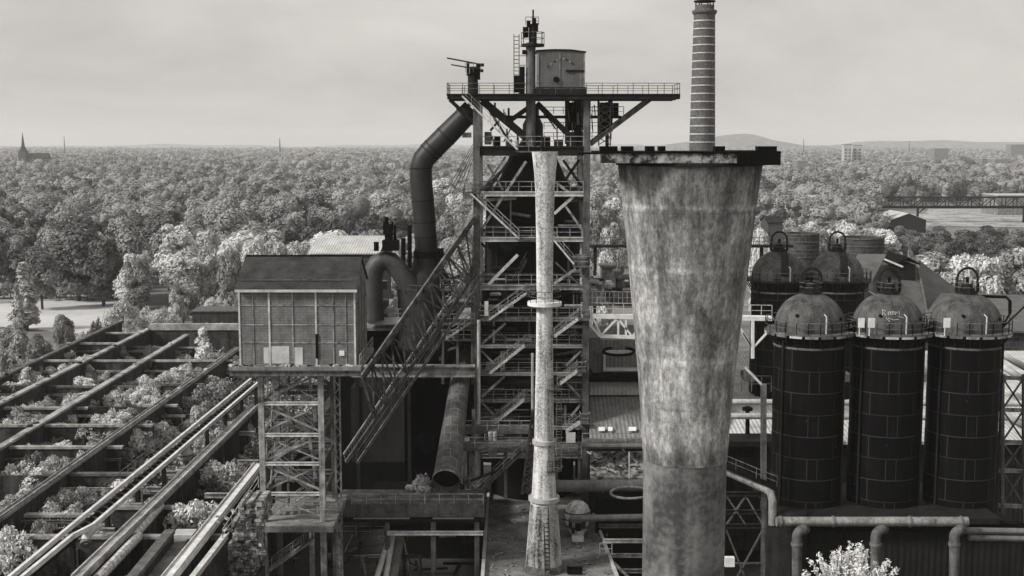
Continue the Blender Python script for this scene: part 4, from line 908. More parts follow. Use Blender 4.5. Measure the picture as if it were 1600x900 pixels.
# casting platform with railing
cpf = thing('casting_platform', 'long concrete edged casting platform with railings below the inclined tube', 'platform', P(640, 800, 126))
MB().pbox(525, 788, 757, 808, 125, 130.5).build('slab', 'concrete_dark', cpf)
MB().box(P(560, 780, 131).x, P(757, 780, 131).x, 130.6, 148, 8.6, 9.0).build('void_floor', 'steel_black', cpf)  # black floor, the dark of the void put into its colour
MB().rail([P(527, 788, 125.2), P(755, 788, 125.2)], 1.1, 1.5, .07).build('handrail', 'steel_frame', cpf)
MB().pbox(530, 808.3, 756, 816, 125.6, 126).build('edge_beam', 'steel_dark', cpf)
for a, b in ((552, 640), (676, 740)): MB().pbox(a, 809, b, 811, 125.3, 125.59).build('edge_strip', 'concrete_pale', cpf)
for px in (487, 531, 605, 677, 745):
    MB().hbeam(P(px, 815, 126), V((P(px, 815, 126).x, 126, 0)), .5, .5).build('column', 'steel_frame' if px < 600 else 'steel_mid', cpf)
MB().hbeam(P(605, 833, 125.6), P(755, 833, 125.6), .35, .4).build('crane_rail', 'steel_pale', cpf)
MB().box(P(600, 800, 146).x, P(757, 800, 146).x, 146, 147, 0, P(640, 808, 147).z).build('rear_wall', 'steel_black', cpf)
for k, (a, b) in enumerate([((588, 905), (605, 850)), ((603, 905), (612, 848)), ((614, 905), (624, 850))]):
    solo(MB().tube([P(*a, 122), P(*b, 127), P(b[0] + 2, b[1] - 14, 127)], .3 if k < 2 else .45, 10), 'runner_pipe', 'pipe_pale' if k < 2 else 'pipe_mid', ['leftmost of three steep pipes under the casting platform', 'middle of three steep pipes under the casting platform', 'rightmost and thickest of three steep pipes under the casting platform'][k], 'pipe', 'steep pipes below the casting platform')
mt_ = thing('pump_set', 'dark pump and motor set standing on the ground beneath the hut trestle platform', 'machine', PZ(512, 880, .03))
c_ = PZ(512, 884, .03); mt_.location = c_; ORG[mt_.name] = V(c_)
MB().box(c_.x - .8, c_.x + .8, c_.y - .6, c_.y + .6, .03, .5).build('bed_plate', 'steel_dark', mt_)
MB().tube([(c_.x - .6, c_.y, 1.1), (c_.x + .5, c_.y, 1.1)], .5, 14).build('motor', 'steel_mid', mt_)
MB().tube([(c_.x + .2, c_.y + .3, .5), (c_.x + .2, c_.y + .3, 3.4)], .2, 8).build('riser', 'steel_dark', mt_)
for k, (px, py) in enumerate([(548, 872), (556, 868), (566, 880), (462, 884)]):
    q_ = PZ(px, py, .03); d_ = thing('oil_drum', ['left drum of the pair on the ground under the casting platform', 'right drum of the pair on the ground under the casting platform', 'single drum lying apart under the casting platform', 'lone drum beneath the hut trestle stair'][k], 'drum', q_)
    MB().lathe(q_.x, q_.y, [(0, .03), (.35, .03), (.35, .95), (0, .95)], 16).build('barrel', 'steel_mid', d_)
    for z in (.3, .65): MB().ring(q_.x, q_.y, z, z + .05, .3, .38, 16).build('hoop', 'steel_dark', d_)
pit = thing('pit_steelwork', 'tangle of dark beams, pipes and rails filling the pit below the casting platform', 'steelwork', PZ(660, 895, 2))
r9 = random.Random(12)
for k in range(26):
    x = r9.uniform(534, 735); y = r9.uniform(822, 892); Yq = r9.uniform(128, 142); m_ = r9.choice(['steel_mid', 'steel_dark', 'steel_frame', 'steel_mid'])
    if k % 3 == 0: MB().hbeam(P(x, y, Yq), P(min(750, x + r9.uniform(25, 80)), y + r9.uniform(-3, 3), Yq), .22, .3).build('beam', m_, pit)
    elif k % 3 == 1: MB().tube([P(x, y, Yq), P(x + r9.uniform(-14, 14), 905, Yq)], r9.uniform(.08, .22), 8).build('pipe', m_, pit)
    else: MB().beam(P(x, y, Yq), P(x + r9.uniform(-40, 40), y + r9.uniform(15, 45), Yq), .14).build('brace', m_, pit)
MB().rail([P(535, 838, 129), P(600, 838, 129)], 1.1, 1.2, .07).build('handrail', 'steel_frame', pit)
wf = thing('floor_clutter', 'scrap pipes and beams piled on the dark casting floor behind the inclined tube', 'scrap', P(690, 770, 134))
for k in range(22):
    q_ = P(r9.uniform(625, 750), r9.uniform(748, 782), r9.uniform(131, 138)); MB().beam(q_, q_ + V((r9.uniform(-3, 3), r9.uniform(-1, 1), r9.uniform(-.3, 1.4))), r9.uniform(.1, .3)).build('scrap_bar', r9.choice(['steel_mid', 'steel_frame', 'steel_dark', 'steel_pale']), wf)
# ramp stair beside the furnace foot
rs = thing('ramp_stair', 'long stair flight rising right from the casting platform to the furnace', 'stair', P(720, 790, 138))
stair(rs, P(728, 790, 136), P(816, 708, 136), 1.6, 'steel_mid')
MB().pbox(724, 700, 832, 705, 136, 140).build('landing', 'grating', rs)
MB().rail([P(724, 700, 136), P(832, 700, 136)], 1.2, 1.2, .07).build('handrail', 'steel_frame', rs)
for a in (735, 830): MB().hbeam(P(a, 705, 136.5), P(a, 800, 136.5), .35, .35).build('post', 'steel_mid', rs)
pw = thing('lattice_pylon', 'leaning dark lattice pylon close behind the slender pale chimney', 'pylon', P(822, 770, 130))
pts = [[P(832, 640, 130), P(815, 772, 130)], [P(842, 640, 131.5), P(833, 772, 131.5)], [P(836, 640, 132), P(824, 772, 132)]]
for a, b in pts: MB().beam(a, b, .2).build('leg', 'steel_mid', pw)
lt = MB()
for i in range(10):
    t0, t1 = i / 10, (i + 1) / 10
    for j in range(3):
        a, b = pts[j]; c, d = pts[(j + 1) % 3]; lt.beam(a.lerp(b, t0), c.lerp(d, t1), .1); lt.beam(c.lerp(d, t0), a.lerp(b, t1), .1)
lt.build('lacing', 'steel_mid', pw)
uw = thing('furnace_gallery', 'cluttered pipe gallery at the furnace foot with pale vertical pipes', 'gallery', P(780, 690, 140))
MB().pbox(726, 672, 832, 678, 140, 143).build('deck', 'grating', uw); MB().rail([P(726, 672, 140), P(832, 672, 140)], 1.1, 1.2, .07).build('handrail', 'steel_frame', uw)
for px in (766, 773): MB().tube([P(px, 675, 139.6), P(px, 712, 139.6)], .24, 8).build('vertical_pipe', 'pipe_pale', uw)
MB().tube([P(726, 684, 139.5), P(728, 692, 139.5), P(732, 700, 139.5)], .5, 8).build('valve_body', 'steel_pale', uw)
for a, b, y in [(735, 760, 690), (780, 830, 688), (735, 830, 697)]: MB().tube([P(a, y, 140.5), P(b, y, 140.5)], .28, 8).build('service_pipe', 'steel_mid', uw)
for px in (728, 790, 828): MB().hbeam(P(px, 678, 141), P(px, 780, 141), .35, .35).build('post', 'steel_mid', uw)

# ================================================================== flat roof deck with machinery
zD = DECKZ
rdk = thing('flat_roof', 'flat roofed building carrying the slender pale chimney', 'building', (P(860, 850, 138).x, 138, 0))
q = [PZ(754, 905, zD), PZ(968, 905, zD), PZ(925, 800, zD), PZ(922, 770, zD), PZ(763, 770, zD)]
q[0].y -= 4; q[1].y -= 4
MB().prism(q, (0, 0, -.4)).build('roof', 'concrete_deck', rdk)
MB().prism([V((p.x * .995 if p.x > 0 else p.x + .15, p.y + (.2 if k < 2 else -.2), zD - .41)) for k, p in enumerate(q)], (0, 0, -(zD - .41))).build('wall', 'steel_dark', rdk)
MB().beam(q[0] + V((0, 0, .15)), q[4] + V((0, 0, .15)), .35, .5).build('parapet', 'concrete_pale', rdk)
MB().beam(q[1] + V((0, 0, .1)), q[2] + V((0, 0, .1)), .3, .45).build('parapet', 'concrete_pale', rdk)
for a, b in [((790, 822), (820, 830)), ((800, 812), (830, 818)), ((785, 852), (835, 856)), ((890, 860), (940, 864))]:
    p_, q_ = PZ(*a, zD + .03), PZ(*b, zD + .03); MB().box(p_.x, q_.x, p_.y - .5, p_.y + .5, zD + .003, zD + .05).build('roof_patch', 'concrete_wall', rdk)
db = MB()
for k in range(150):
    a_ = rnd.uniform(762, 950); y_ = rnd.uniform(785, 898); q_ = PZ(a_, y_, zD + .06); s_ = rnd.uniform(.05, .22)
    if (q_.x - cxp) ** 2 + (q_.y - Yp) ** 2 < 6: continue
    db.beam(q_, q_ + V((rnd.uniform(-.7, .7), rnd.uniform(-.7, .7), rnd.uniform(0, .12))), s_, s_ * .6)
tag(db.build('debris', 'rubble'), 'loose scraps and broken stone scattered over the flat roof', 'debris', None, 'stuff')
for k in range(2):
    solo(MB().beam(PZ(886, 888 + 6 * k, zD + .25), PZ(910, 888 + 6 * k, zD + .25), .35, .3), 'steel_sleeper', 'steel_black', ['farther of two dark sleepers lying right of the slender chimney foot', 'nearer of two dark sleepers lying right of the slender chimney foot'][k], 'sleeper')
# rounded pale ladle machine
lm = thing('ladle_machine', 'rounded pale machine like an open ladle with white box, on the flat roof', 'machine', PZ(902, 838, zD))
c = PZ(902, 838, zD); cx, cy = c.x, c.y
mat('worn_white', .15, .85, 1.4, .8, .2, contrast=(.40, .58), fine=.4)
prof = [(.75, zD + .3), (1.15, zD + 1.0), (1.4, zD + 2.0), (1.45, zD + 2.8), (1.2, zD + 3.5), (.7, zD + 3.95), (0, zD + 4.1)]
MB().lathe(cx, cy, prof, 28).build('shell', 'worn_white', lm)
for k, z in enumerate((1.3, 2.1, 2.9)): MB().ring(cx, cy, zD + z - .08, zD + z + .08, 1.0, 1.5, 28).build('hoop', 'steel_mid', lm)
MB().pbox(899, 818, 908, 830, cy - 1.55, cy - 1.0).build('hatch', 'steel_black', lm)
for a, b, e, f in [(889, 894, 812, 824), (909, 915, 812, 824), (893, 898, 826, 834)]: MB().pbox(a, e, b, f, cy - 1.5, cy - 1.1).build('vent_plate', 'steel_dark', lm)
MB().pbox(894, 839, 912, 851, cy - 1.9, cy - .9).build('control_box', 'white_paint', lm)
MB().tube([V((cx - 1.0, cy, zD + 3.3)), V((cx - 2.0, cy - .2, zD + 3.4)), V((cx - 2.7, cy - .3, zD + 3.1))], .28, 10).build('spout', 'pipe_pale', lm)
for s in (-1, 1): MB().beam((cx + s * .9, cy, zD), (cx + s * .9, cy, zD + 1.0), .25).build('leg', 'steel_mid', lm)

# ================================================================== roofs and pipes right of the slender chimney
fh = thing('furnace_annex', 'stepped annex with corrugated pale roof between slender chimney and concrete stack', 'building', (P(960, 650, 150).x, 152, 0))
x0, x1 = P(920, 650, 142).x, P(1130, 650, 142).x
MB().prism([P(921, 690, 142), P(1130, 690, 142), P(1130, 620, 152), P(921, 620, 152)], (0, 0, -.3)).build('lower_roof', 'sheet_mid', fh)
MB().prism([P(921, 617, 152.2), P(1130, 617, 152.2), P(1130, 597, 153), P(921, 597, 153)], (0, .3, 0)).build('clerestory', 'sheet_pale', fh)
MB().box(x0, x1, 153.2, 166, 0, P(960, 530, 154).z).build('upper_wall', 'sheet_mid', fh)
MB().box(x0 + .1, x1, 142.6, 153, 0, P(960, 690, 142).z - .5).build('lower_wall', 'steel_dark', fh)
MB().pbox(921, 586, 1130, 597, 151.5, 153.1).build('ledge', 'steel_black', fh)
fr_ = MB().pbox(943, 548, 1010, 580, 152.6, 153.15).build('window_frame', 'white_paint', fh); MB().pbox(947, 553, 1007, 574, 152.5, 152.59).build('window_pane', 'sheet_mid', fr_)
MB().tube([P(967 + 24 * math.cos(a), 549 + 6 * math.sin(a), 152 - 1.5 * math.sin(a)) for a in np.linspace(0, 2 * math.pi, 25)], .18, 6, False).build('tank_rim', 'steel_black', fh)
MB().pbox(921, 528, 938, 552, 152.9, 153.18).build('wall_panel', 'concrete_deck', fh)
for a, b in ((935, 945), (950, 957), (982, 994)): MB().prism([P(a, 674, 143.6) + V((0, 0, .04)), P(b, 674, 143.6) + V((0, 0, .04)), P(b, 668, 144.4) + V((0, 0, .05)), P(a, 668, 144.4) + V((0, 0, .05))], (0, 0, .03)).build('roof_patch', 'white_paint', fh)
wg = thing('pipe_walkway', 'railed pipe walkway along the lower edge of the annex roof', 'walkway', P(970, 697, 139))
MB().pbox(910, 692, 1130, 698, 138.6, 140.5).build('deck', 'steel_mid', wg); MB().rail([P(910, 692, 138.7), P(1130, 692, 138.7)], 1.1, 1.2, .08).build('handrail', 'steel_frame', wg)
MB().tube([P(905, 697, 138.2), P(1130, 697, 138.2)], .3, 8).build('service_pipe', 'pipe_mid', wg)
solo(MB().pbox(884.5, 676, 899, 692, 137.4, 137.5), 'notice_board', 'white_paint', 'square white board on the landing right of the slender chimney', 'sign')
lg = thing('furnace_landing', 'dark landing frame right of the slender chimney under the square white board', 'platform', P(885, 730, 138))
MB().pbox(868, 706, 908, 710, 137.5, 141).build('deck', 'grating', lg)
for px in (870, 905): MB().hbeam(P(px, 692, 138), P(px, 770, 138), .3, .3).build('post', 'steel_mid', lg)
MB().rail([P(868, 706, 137.6), P(908, 706, 137.6)], 1.1, 1.2, .07).build('handrail', 'steel_frame', lg)
rbp = thing('debris_roof', 'roof littered with pale rubble above the thick horizontal pipe', 'roof', P(965, 750, 140))
MB().prism([P(922, 746, 136.5), P(1130, 746, 136.5), P(1130, 705, 141), P(922, 705, 141)], (0, 0, -.3)).build('roof', 'rubble', rbp)
for k in range(46):
    p = P(rnd.uniform(926, 1003), 746, 136.5); t = rnd.random(); p = V((p.x, 136.8 + 4 * t, p.z + (P(960, 705, 141).z - p.z) * t + .15)); s = rnd.uniform(.1, .4)
    MB().beam(p, p + V((rnd.uniform(-.9, .9), rnd.uniform(-.4, .4), rnd.uniform(0, .5))), s, s * .6).build('rubble_piece', rnd.choice(['white_paint', 'concrete_pale', 'steel_dark', 'steel_mid', 'steel_mid']), rbp)
MB().beam(P(983, 706, 137), P(983, 748, 136), .15).build('post', 'steel_pale', rbp)
tpz = thing('thick_pipe', 'thick grey horizontal pipe between slender chimney and concrete stack', 'pipe', P(930, 768, 133))
MB().tube([P(826, 760, 133), P(1020, 758, 133)], M_(9.5, 133), 18).build('pipe_run', 'pipe_mid', tpz)
for px in (872, 940): MB().tube([P(px, 759.4, 133), P(px + 2.5, 759.4, 133)], M_(10.6, 133), 18).build('flange', 'pipe_mid', tpz)
MB().tube([P(890, 810, 131), P(1020, 808, 131)], .38, 12).build('lower_run', 'pipe_mid', tpz)
solo(MB().tube([P(985 + 31 * math.cos(a), 770 + 9 * math.sin(a), 128 - 2.3 * math.sin(a)) for a in np.linspace(0, 2 * math.pi, 33)], .14, 8, False), 'ring_pipe', 'pipe_worn', 'pale ring shaped pipe tucked against the left side of the concrete stack', 'pipe')
bf = thing('beam_frame', 'row of pale beams over a dark pit beside the flat roof', 'steel frame', P(970, 880, 128))
for y, m in ((822, 'steel_mid'), (845, 'steel_pale'), (868, 'steel_frame'), (892, 'steel_mid')): MB().hbeam(P(930 + (y - 800) * .28, y, 132 - (y - 822) * .09), P(1010, y, 132 - (y - 822) * .09), .35, .4).build('beam', m, bf)
MB().pbox(930, 780, 1030, 910, 136, 136.4).build('rear_wall', 'steel_black', bf)
MB().rail([P(937, 866, 126), P(956, 866, 126)], 1.2, .5, .08).build('handrail', 'steel_pale', bf)
MB().beam(P(960, 880, 124), P(985, 905, 122), .2).build('strut', 'steel_mid', bf)
# hall filling between tower and stack further back
yd = thing('grey_cabin', 'small grey cabin beyond the furnace left of the concrete stack', 'cabin', P(950, 455, 170))
MB().pbox(940, 418, 962, 453, 168, 171).build('wall', 'concrete_deck', yd); MB().pbox(938, 415, 964, 418, 167.7, 171.3).build('roof', 'steel_mid', yd)
MB().pbox(920, 453, 1130, 478, 167, 185).build('plinth', 'concrete_wall', yd)
for a, b, c, d in [(920, 936, 440, 453), (964, 976, 432, 453)]: MB().pbox(a, c, b, d, 168.5, 171).build('equipment_box', 'steel_mid', yd)
rk = random.Random(9)
for k in range(26):
    x = rk.uniform(918, 1000); y = rk.uniform(432, 484); m_ = rk.choice(['steel_mid', 'steel_dark', 'steel_frame', 'concrete_deck', 'steel_pale'])
    if k % 3: MB().pbox(x, y - rk.uniform(4, 12), x + rk.uniform(3, 12), y, 160 + rk.uniform(0, 5), 166).build('equipment_box', m_, yd)
    else: MB().tube([P(x, y, 159), P(x + rk.uniform(12, 34), y + rk.uniform(-2, 3), 159)], rk.uniform(.12, .4), 8).build('service_pipe', m_, yd)
MB().rail([P(905, 474, 152), P(1000, 475, 152)], 1.5, .5, .09).build('fence_rail', 'steel_pale', yd)
fw = thing('railed_bridge', 'thin dark railed pipe bridge crossing between furnace and concrete stack', 'bridge', P(960, 385, 200))
MB().pbox(918, 383, 1240, 387, 200, 201.5).build('deck', 'steel_dark', fw); MB().rail([P(918, 383, 200), P(1240, 383, 200)], 1.2, .9, .1).build('handrail', 'steel_mid', fw)
for px in (930, 1190): MB().hbeam(P(px, 387, 200.7), V((P(px, 387, 200.7).x, 200.7, 0)), .5, .5).build('pier', 'steel_dark', fw)
# pale corrugated hall left behind the hut
gable('corrugated_hall', 'hall with pale striped corrugated roof behind the brick hut', 'hall', 484, 590, 397, 370, 235, 26, 'sheet_pale', 'brick_dark', True)
# ================================================================== ground, hills, fields
def sheet(name, m, x0, x1, y0, y1, z, nx=1, ny=1):
    mb = MB(); vs = []; 
    for j in range(ny + 1):
        for i in range(nx + 1): vs.append((x0 + (x1 - x0) * i / nx, y0 + (y1 - y0) * j / ny, z))
    w = nx + 1
    mb._add(vs, [(j * w + i, j * w + i + 1, (j + 1) * w + i + 1, (j + 1) * w + i) for j in range(ny) for i in range(nx)])
    return struct(mb, name, m)
mat('ground_scrub', 0.06, 0.28, 0.012, 1.0, contrast=(0.35, 0.65))
sheet('ground', 'ground_scrub', -9000, 9000, -300, 13000, 0)
sheet('yard_asphalt', 'asphalt', -30, 75, 60, 190, 0.02)
struct(MB()._add([PZ(-60, 505, .03), PZ(170, 525, .03), PZ(195, 468, .03), PZ(150, 466, .03), PZ(-60, 478, .03)], [(0, 1, 2, 3, 4)]), 'meadow', 'meadow_grass')
struct(MB()._add([PZ(-60, 432, .03), PZ(16, 428, .03), PZ(20, 412, .03), PZ(-60, 416, .03)], [(0, 1, 2, 3)]), 'far_meadow', 'pale_yard')
struct(MB()._add([PZ(1440, 352, .03), PZ(1640, 356, .03), PZ(1640, 326, .03), PZ(1450, 326, .03)], [(0, 1, 2, 3)]), 'industrial_yard', 'pale_yard')
# hills on the horizon
def hill(px0, px1, peak, Y, base=0, seed=1):
    r = random.Random(seed); n = 60; mb = MB(); vs = []
    for i in range(n + 1):
        px = px0 + (px1 - px0) * i / n; zt = peak(px, i / n) 
        for k, (dy, f) in enumerate([(-900, 0), (-450, .55), (0, 1), (500, .6), (1000, 0)]):
            x = (px - 800) / F * Y; vs.append((x, Y + dy, -6 + (zt + 6) * f))
    mb._add(vs, [(i * 5 + k, i * 5 + k + 1, (i + 1) * 5 + k + 1, (i + 1) * 5 + k) for i in range(n) for k in range(4)], True)
    o = struct(mb, 'hill', 'leaf_far'); return o
def zpix(py, Y): return P(800, py, Y).z
hill(-300, 1000, lambda px, t: zpix(227 + 1.5 * math.sin(px / 60) + math.sin(px / 23), 9500), 9500)
hill(980, 1420, lambda px, t: zpix(228 - 19 * math.exp(-((px - 1155) / 62) ** 2) - 3 * math.exp(-((px - 1075) / 45) ** 2) + .5 * math.sin(px / 9), 9000), 9000)
hill(1280, 1900, lambda px, t: zpix(221 + 1.6 * math.sin(px / 50 + 1) + .7 * math.sin(px / 17) + 6 * max(0, (1330 - px) / 50), 8800), 8800)

# ================================================================== ore bunkers (left)
struct(MB().box(-82, -28, 70, 262, -2, 9.6), 'bunker_floor', 'soil')
ZW = 14.0
def long_wall(a, b, th, m, label, z=ZW, hgt=7.5, rails=False):
    p, q = PZ(*a, z), PZ(*b, z); t = thing('bunker_wall', label, 'wall', (p.lerp(q, .5).x, p.lerp(q, .5).y, z - hgt), 'long walls of the ore bunkers')
    MB().beam(p - V((0, 0, hgt / 2)), q - V((0, 0, hgt / 2)), th * .8, hgt).build('wall_body', 'bunker_face', t)
    MB().beam(p + V((0, 0, .12)), q + V((0, 0, .12)), th, .3).build('coping', m, t)
    if rails:
        for s in (-1, 1): MB().beam(p + V((s * th * .3, 0, .36)), q + V((s * th * .3, 0, .36)), .1, .16).build('rail', 'steel_frame', t)
    n_ = int((q - p).length / 5)
    for i in range(n_):
        if rnd.random() < .5:
            c_ = p.lerp(q, (i + rnd.random()) / n_) + V((rnd.uniform(-.4, .4) * th, 0, .3)); s_ = rnd.uniform(.12, .4)
            MB().beam(c_, c_ + V((rnd.uniform(-.4, .4), rnd.uniform(.2, 1.2), rnd.uniform(0, .1))), s_ * 1.4, s_).build('loose_stone', rnd.choice(['coping_stone', 'concrete_pale', 'bunker_face']), t)
    return t
mat('bunker_face', 0.015, 0.10, 0.35, 0.95, 0.55, contrast=(.42, .72))
mat('coping_stone', 0.10, 0.48, 0.45, 0.95, contrast=(.35, .66))
long_wall((-40, 839), (372, 545), 1.0, 'coping_stone', 'long pale topped bunker wall running from the left edge to the brick hut', rails=True)
long_wall((-60, 737), (292, 524), .95, 'coping_stone', 'broken looking bunker wall, second from the far side of the bunkers')
long_wall((-60, 661), (232, 515), .95, 'coping_stone', 'bunker wall third from the brick hut, ending at the pale end parapet')
long_wall((-40, 610), (188, 503), .8, 'steel_mid', 'outermost dark bunker wall beside the meadow')
xw0 = -81
for k, py in enumerate((838, 792, 740, 698, 664, 633, 600, 563, 536, 517)):
    p = PZ(400, py, ZW - .2); Yw = p.y; r = k
    xe = (-30 - .02 * Yw) if k < 3 else (-46 - .01 * (Yw - 130))
    t = thing('bunker_cross_wall', ['nearest', 'second', 'third', 'fourth', 'fifth', 'sixth', 'seventh', 'eighth', 'ninth', 'farthest'][k] + ' cross wall of the ore bunkers counted from the viewer', 'wall', ((xw0 + xe) / 2, Yw, 7), 'cross walls of the ore bunkers')
    x0_ = max(xw0, PZ(-30, py, ZW).x)
    x = x0_; m_c = ['steel_frame', 'coping_stone', 'steel_mid', 'coping_stone'][k % 4]
    while x < xe:
        x2 = min(xe, x + rnd.uniform(6, 17)); dr_ = rnd.choice([0, 0, 0, .35, .8, 2.2])
        MB().box(x, x2 - .02, Yw + .15, Yw + .6, 6.5, ZW - .5 - dr_).build('wall_panel', 'bunker_face', t)
        if dr_ < 1 and rnd.random() < .85: MB().box(x, x2 - .03, Yw, Yw + .75, ZW - .497 - dr_, ZW - .2 - dr_).build('coping', m_c, t)
        x = x2
    x = x0_
    x = x0_
    while x < xe:
        MB().box(x, x + .35, Yw - .25, Yw + .148, 6.5, ZW - 1.2 - rnd.random()).build('buttress', 'bunker_face', t); x += 4.2
t = thing('end_parapet', 'narrow pale end parapet closing the bunkers left of the brick hut', 'wall', PZ(305, 516, ZW))
a, b = PZ(234, 516, ZW), PZ(385, 516, ZW); MB().box(a.x, b.x, a.y + .2, a.y + 1.0, 6, ZW - .003).build('wall_body', 'bunker_face', t); MB().box(a.x - .2, b.x, a.y, a.y + 1.2, ZW, ZW + 1.2).build('coping', 'coping_stone', t)
p, q = PZ(300, 486, 9), PZ(372, 486, 9); t = thing('low_shed', 'long low dark shed roof beyond the bunkers left of the hut', 'shed', p)
MB().box(p.x, q.x, p.y, p.y + 8, 0, 8.8).build('wall', 'bunker_face', t); MB().box(p.x - .3, q.x + .3, p.y - .3, p.y + 8.3, 8.803, 9.1).build('roof', 'steel_mid', t)
wd = ['nearest', 'second nearest', 'third nearest', 'fourth nearest', 'fifth nearest', 'sixth nearest', 'seventh nearest', 'farthest']
for k, (py, xa_, xb_) in enumerate([(815, 20, 175), (764, 60, 225), (718, 0, 190), (650, 10, 290), (617, -10, 180), (580, 60, 330), (549, 90, 300), (526, 170, 330)]):
    p, q = PZ(xa_, py, 12.6), PZ(xb_, py, 12.6); t = thing('tie_beam', wd[k] + ' of the thin rusty tie beams spanning the overgrown ore bunkers', 'beam', p.lerp(q, .5), 'thin tie beams across the bunkers')
    MB().hbeam(p, q, .22, .3).build('beam', 'steel_frame' if k % 2 else 'steel_mid', t)
    for f_ in (.02, .34, .67, .98): c_ = p.lerp(q, f_); MB().beam(V((c_.x, c_.y, 9)), V((c_.x, c_.y, 12.45)), .2).build('post', 'steel_mid', t)
# conveyor with two bright edge rails
cv = thing('conveyor', 'long conveyor trough with two bright edge rails running up to the brick hut', 'conveyor', PZ(200, 740, 15))
ZC = 16.0
o_pts = [PZ(-20, 932, ZC), PZ(100, 832, ZC), PZ(392, 593, ZC)]; i_pts = [PZ(20, 915, ZC), PZ(113, 838, ZC), PZ(146, 821, ZC), PZ(405, 597, ZC)]
for pts in (o_pts, i_pts):
    for a, b in zip(pts, pts[1:]): MB().hbeam(a, b, .3, .42).build('edge_rail', 'rail_bright', cv)
for f in (0,):
    mb = MB(); A0, A1 = o_pts[1], o_pts[2]; B0, B1 = i_pts[1], i_pts[3]
    mb.prism([A0 - V((0, 0, .5)), B0 - V((0, 0, .5)), B1 - V((0, 0, .5)), A1 - V((0, 0, .5))], (0, 0, -.15)); mb.prism([o_pts[0] - V((0, 0, .5)), i_pts[0] - V((0, 0, .5)), B0 - V((0, 0, .51)), A0 - V((0, 0, .51))], (0, 0, -.15)); mb.build('trough', 'steel_black', cv)
    cb = MB()
    for i in range(46):
        t = i / 45; cb.beam(A0.lerp(A1, t) - V((0, 0, .4)), B0.lerp(B1, t) - V((0, 0, .4)), .12, .12)
    cb.build('roller', 'steel_mid', cv)
for i in range(9):
    q = A0.lerp(A1, i / 8) ; MB().hbeam(V((q.x + .7, q.y, 8)), V((q.x + .7, q.y, ZC - .7)), .4, .4).build('trestle_post', 'steel_dark', cv)
MB().rail([A0 + V((-.2, 0, .3)), A1 + V((-.2, 0, .3))], 1.0, 2.2, .05).build('handrail', 'steel_mid', cv)
# broad pale pipe and rails to its right
def run(name, label, a, b, z, w, h, m, cat, body=None, rail=False):
    p, q = PZ(*a, z), PZ(*b, z); t = thing(name, label, cat, p.lerp(q, .5))
    MB().beam(p, q, w, h).build('top_slab', m, t)
    MB().beam(p - V((0, 0, h / 2 + 1.6)), q - V((0, 0, h / 2 + 1.6)), w * .7, 3.2).build('side_wall', body or 'bunker_face', t)
    n = 8
    for i in range(n + 1):
        c = p.lerp(q, i / n); MB().box(c.x - .25, c.x + .25, c.y - .25, c.y + .25, 7.5, z - h / 2 - 3.2).build('support_post', 'steel_dark', t)
    if rail:
        for s in (-1, 1): MB().beam(p + V((s * w * .36, 0, h / 2 + .09)), q + V((s * w * .36, 0, h / 2 + .09)), .1, .16).build('rail', 'steel_pale', t)
    return t
run('track_beam', 'wide pale track beam just right of the bright railed conveyor', (120, 905), (398, 636), 14.6, 1.15, .45, 'coping_stone', 'track', rail=True)
run('track_beam', 'widest brightest track beam passing left of the hut trestle foot', (262, 905), (404, 727), 14.2, 1.25, .45, 'rail_bright', 'track', rail=True)
run('side_beam', 'thin pale beam alongside the brightest track beam, nearest to the hut', (300, 905), (352, 838), 14.0, .5, .5, 'steel_pale', 'beam')
run('dark_beam', 'dark flat beam between the two pale track beams', (205, 905), (266, 830), 14.3, .9, .4, 'steel_mid', 'beam')
gs = MB().prism([PZ(228, 905, 13.2), PZ(262, 905, 13.2), PZ(296, 836, 13.2), PZ(270, 834, 13.2)], (0, 0, -.2)); solo(gs, 'sheet_cover', 'concrete_deck', 'smooth grey sheet cover lying between the dark beam and brightest track beam', 'cover')
solo(MB().box(PZ(268, 838, 13.4).x, PZ(300, 838, 13.4).x, PZ(268, 838, 13.4).y, PZ(268, 828, 13.4).y, 13.1, 13.5), 'coping_slab', 'concrete_pale', 'short pale slab at the head of the grey sheet cover', 'slab')
for k, (a, b) in enumerate([((152, 905), (216, 838)), ((208, 838), (250, 790)), ((262, 770), (345, 690))]):
    p, q = PZ(*a, 14), PZ(*b, 14); solo(MB().tube([p, p.lerp(q, .5) + V((.2, 0, .2)), q], .45, 10), 'old_pipe', 'stain_white' , ['nearest flaking pale pipe between the bunker tracks', 'middle flaking pale pipe between the bunker tracks', 'farthest flaking pale pipe between the bunker tracks'][k], 'pipe', 'flaking pipes between the tracks')
kt = thing('kinked_pipe', 'short white kinked pipe beside the conveyor bend', 'pipe', PZ(135, 845, 14))
MB().tube([PZ(134, 848, 14), PZ(134, 838, 14.6), PZ(150, 822, 15)], .38, 10).build('pipe_run', 'white_paint', kt)
MB().tube([PZ(134, 851, 13.9), PZ(134, 846, 14.1)], .5, 10).build('flange', 'pipe_mid', kt)
gl = thing('round_globe', 'pale round vessel end lying between conveyor and track beam', 'vessel', PZ(289, 710, 14.5))
c = PZ(289, 710, 14.5); MB().lathe(c.x, c.y, [(0, c.z - .9)] + [(.9 * math.cos(a), c.z + .9 * math.sin(a)) for a in np.linspace(-1.5, 1.5, 12)] + [(0, c.z + .9)], 24).build('vessel_shell', 'concrete_pale', gl)
MB().ring(c.x, c.y, c.z - .08, c.z + .08, .8, 1.0, 24).build('seam', 'steel_mid', gl)
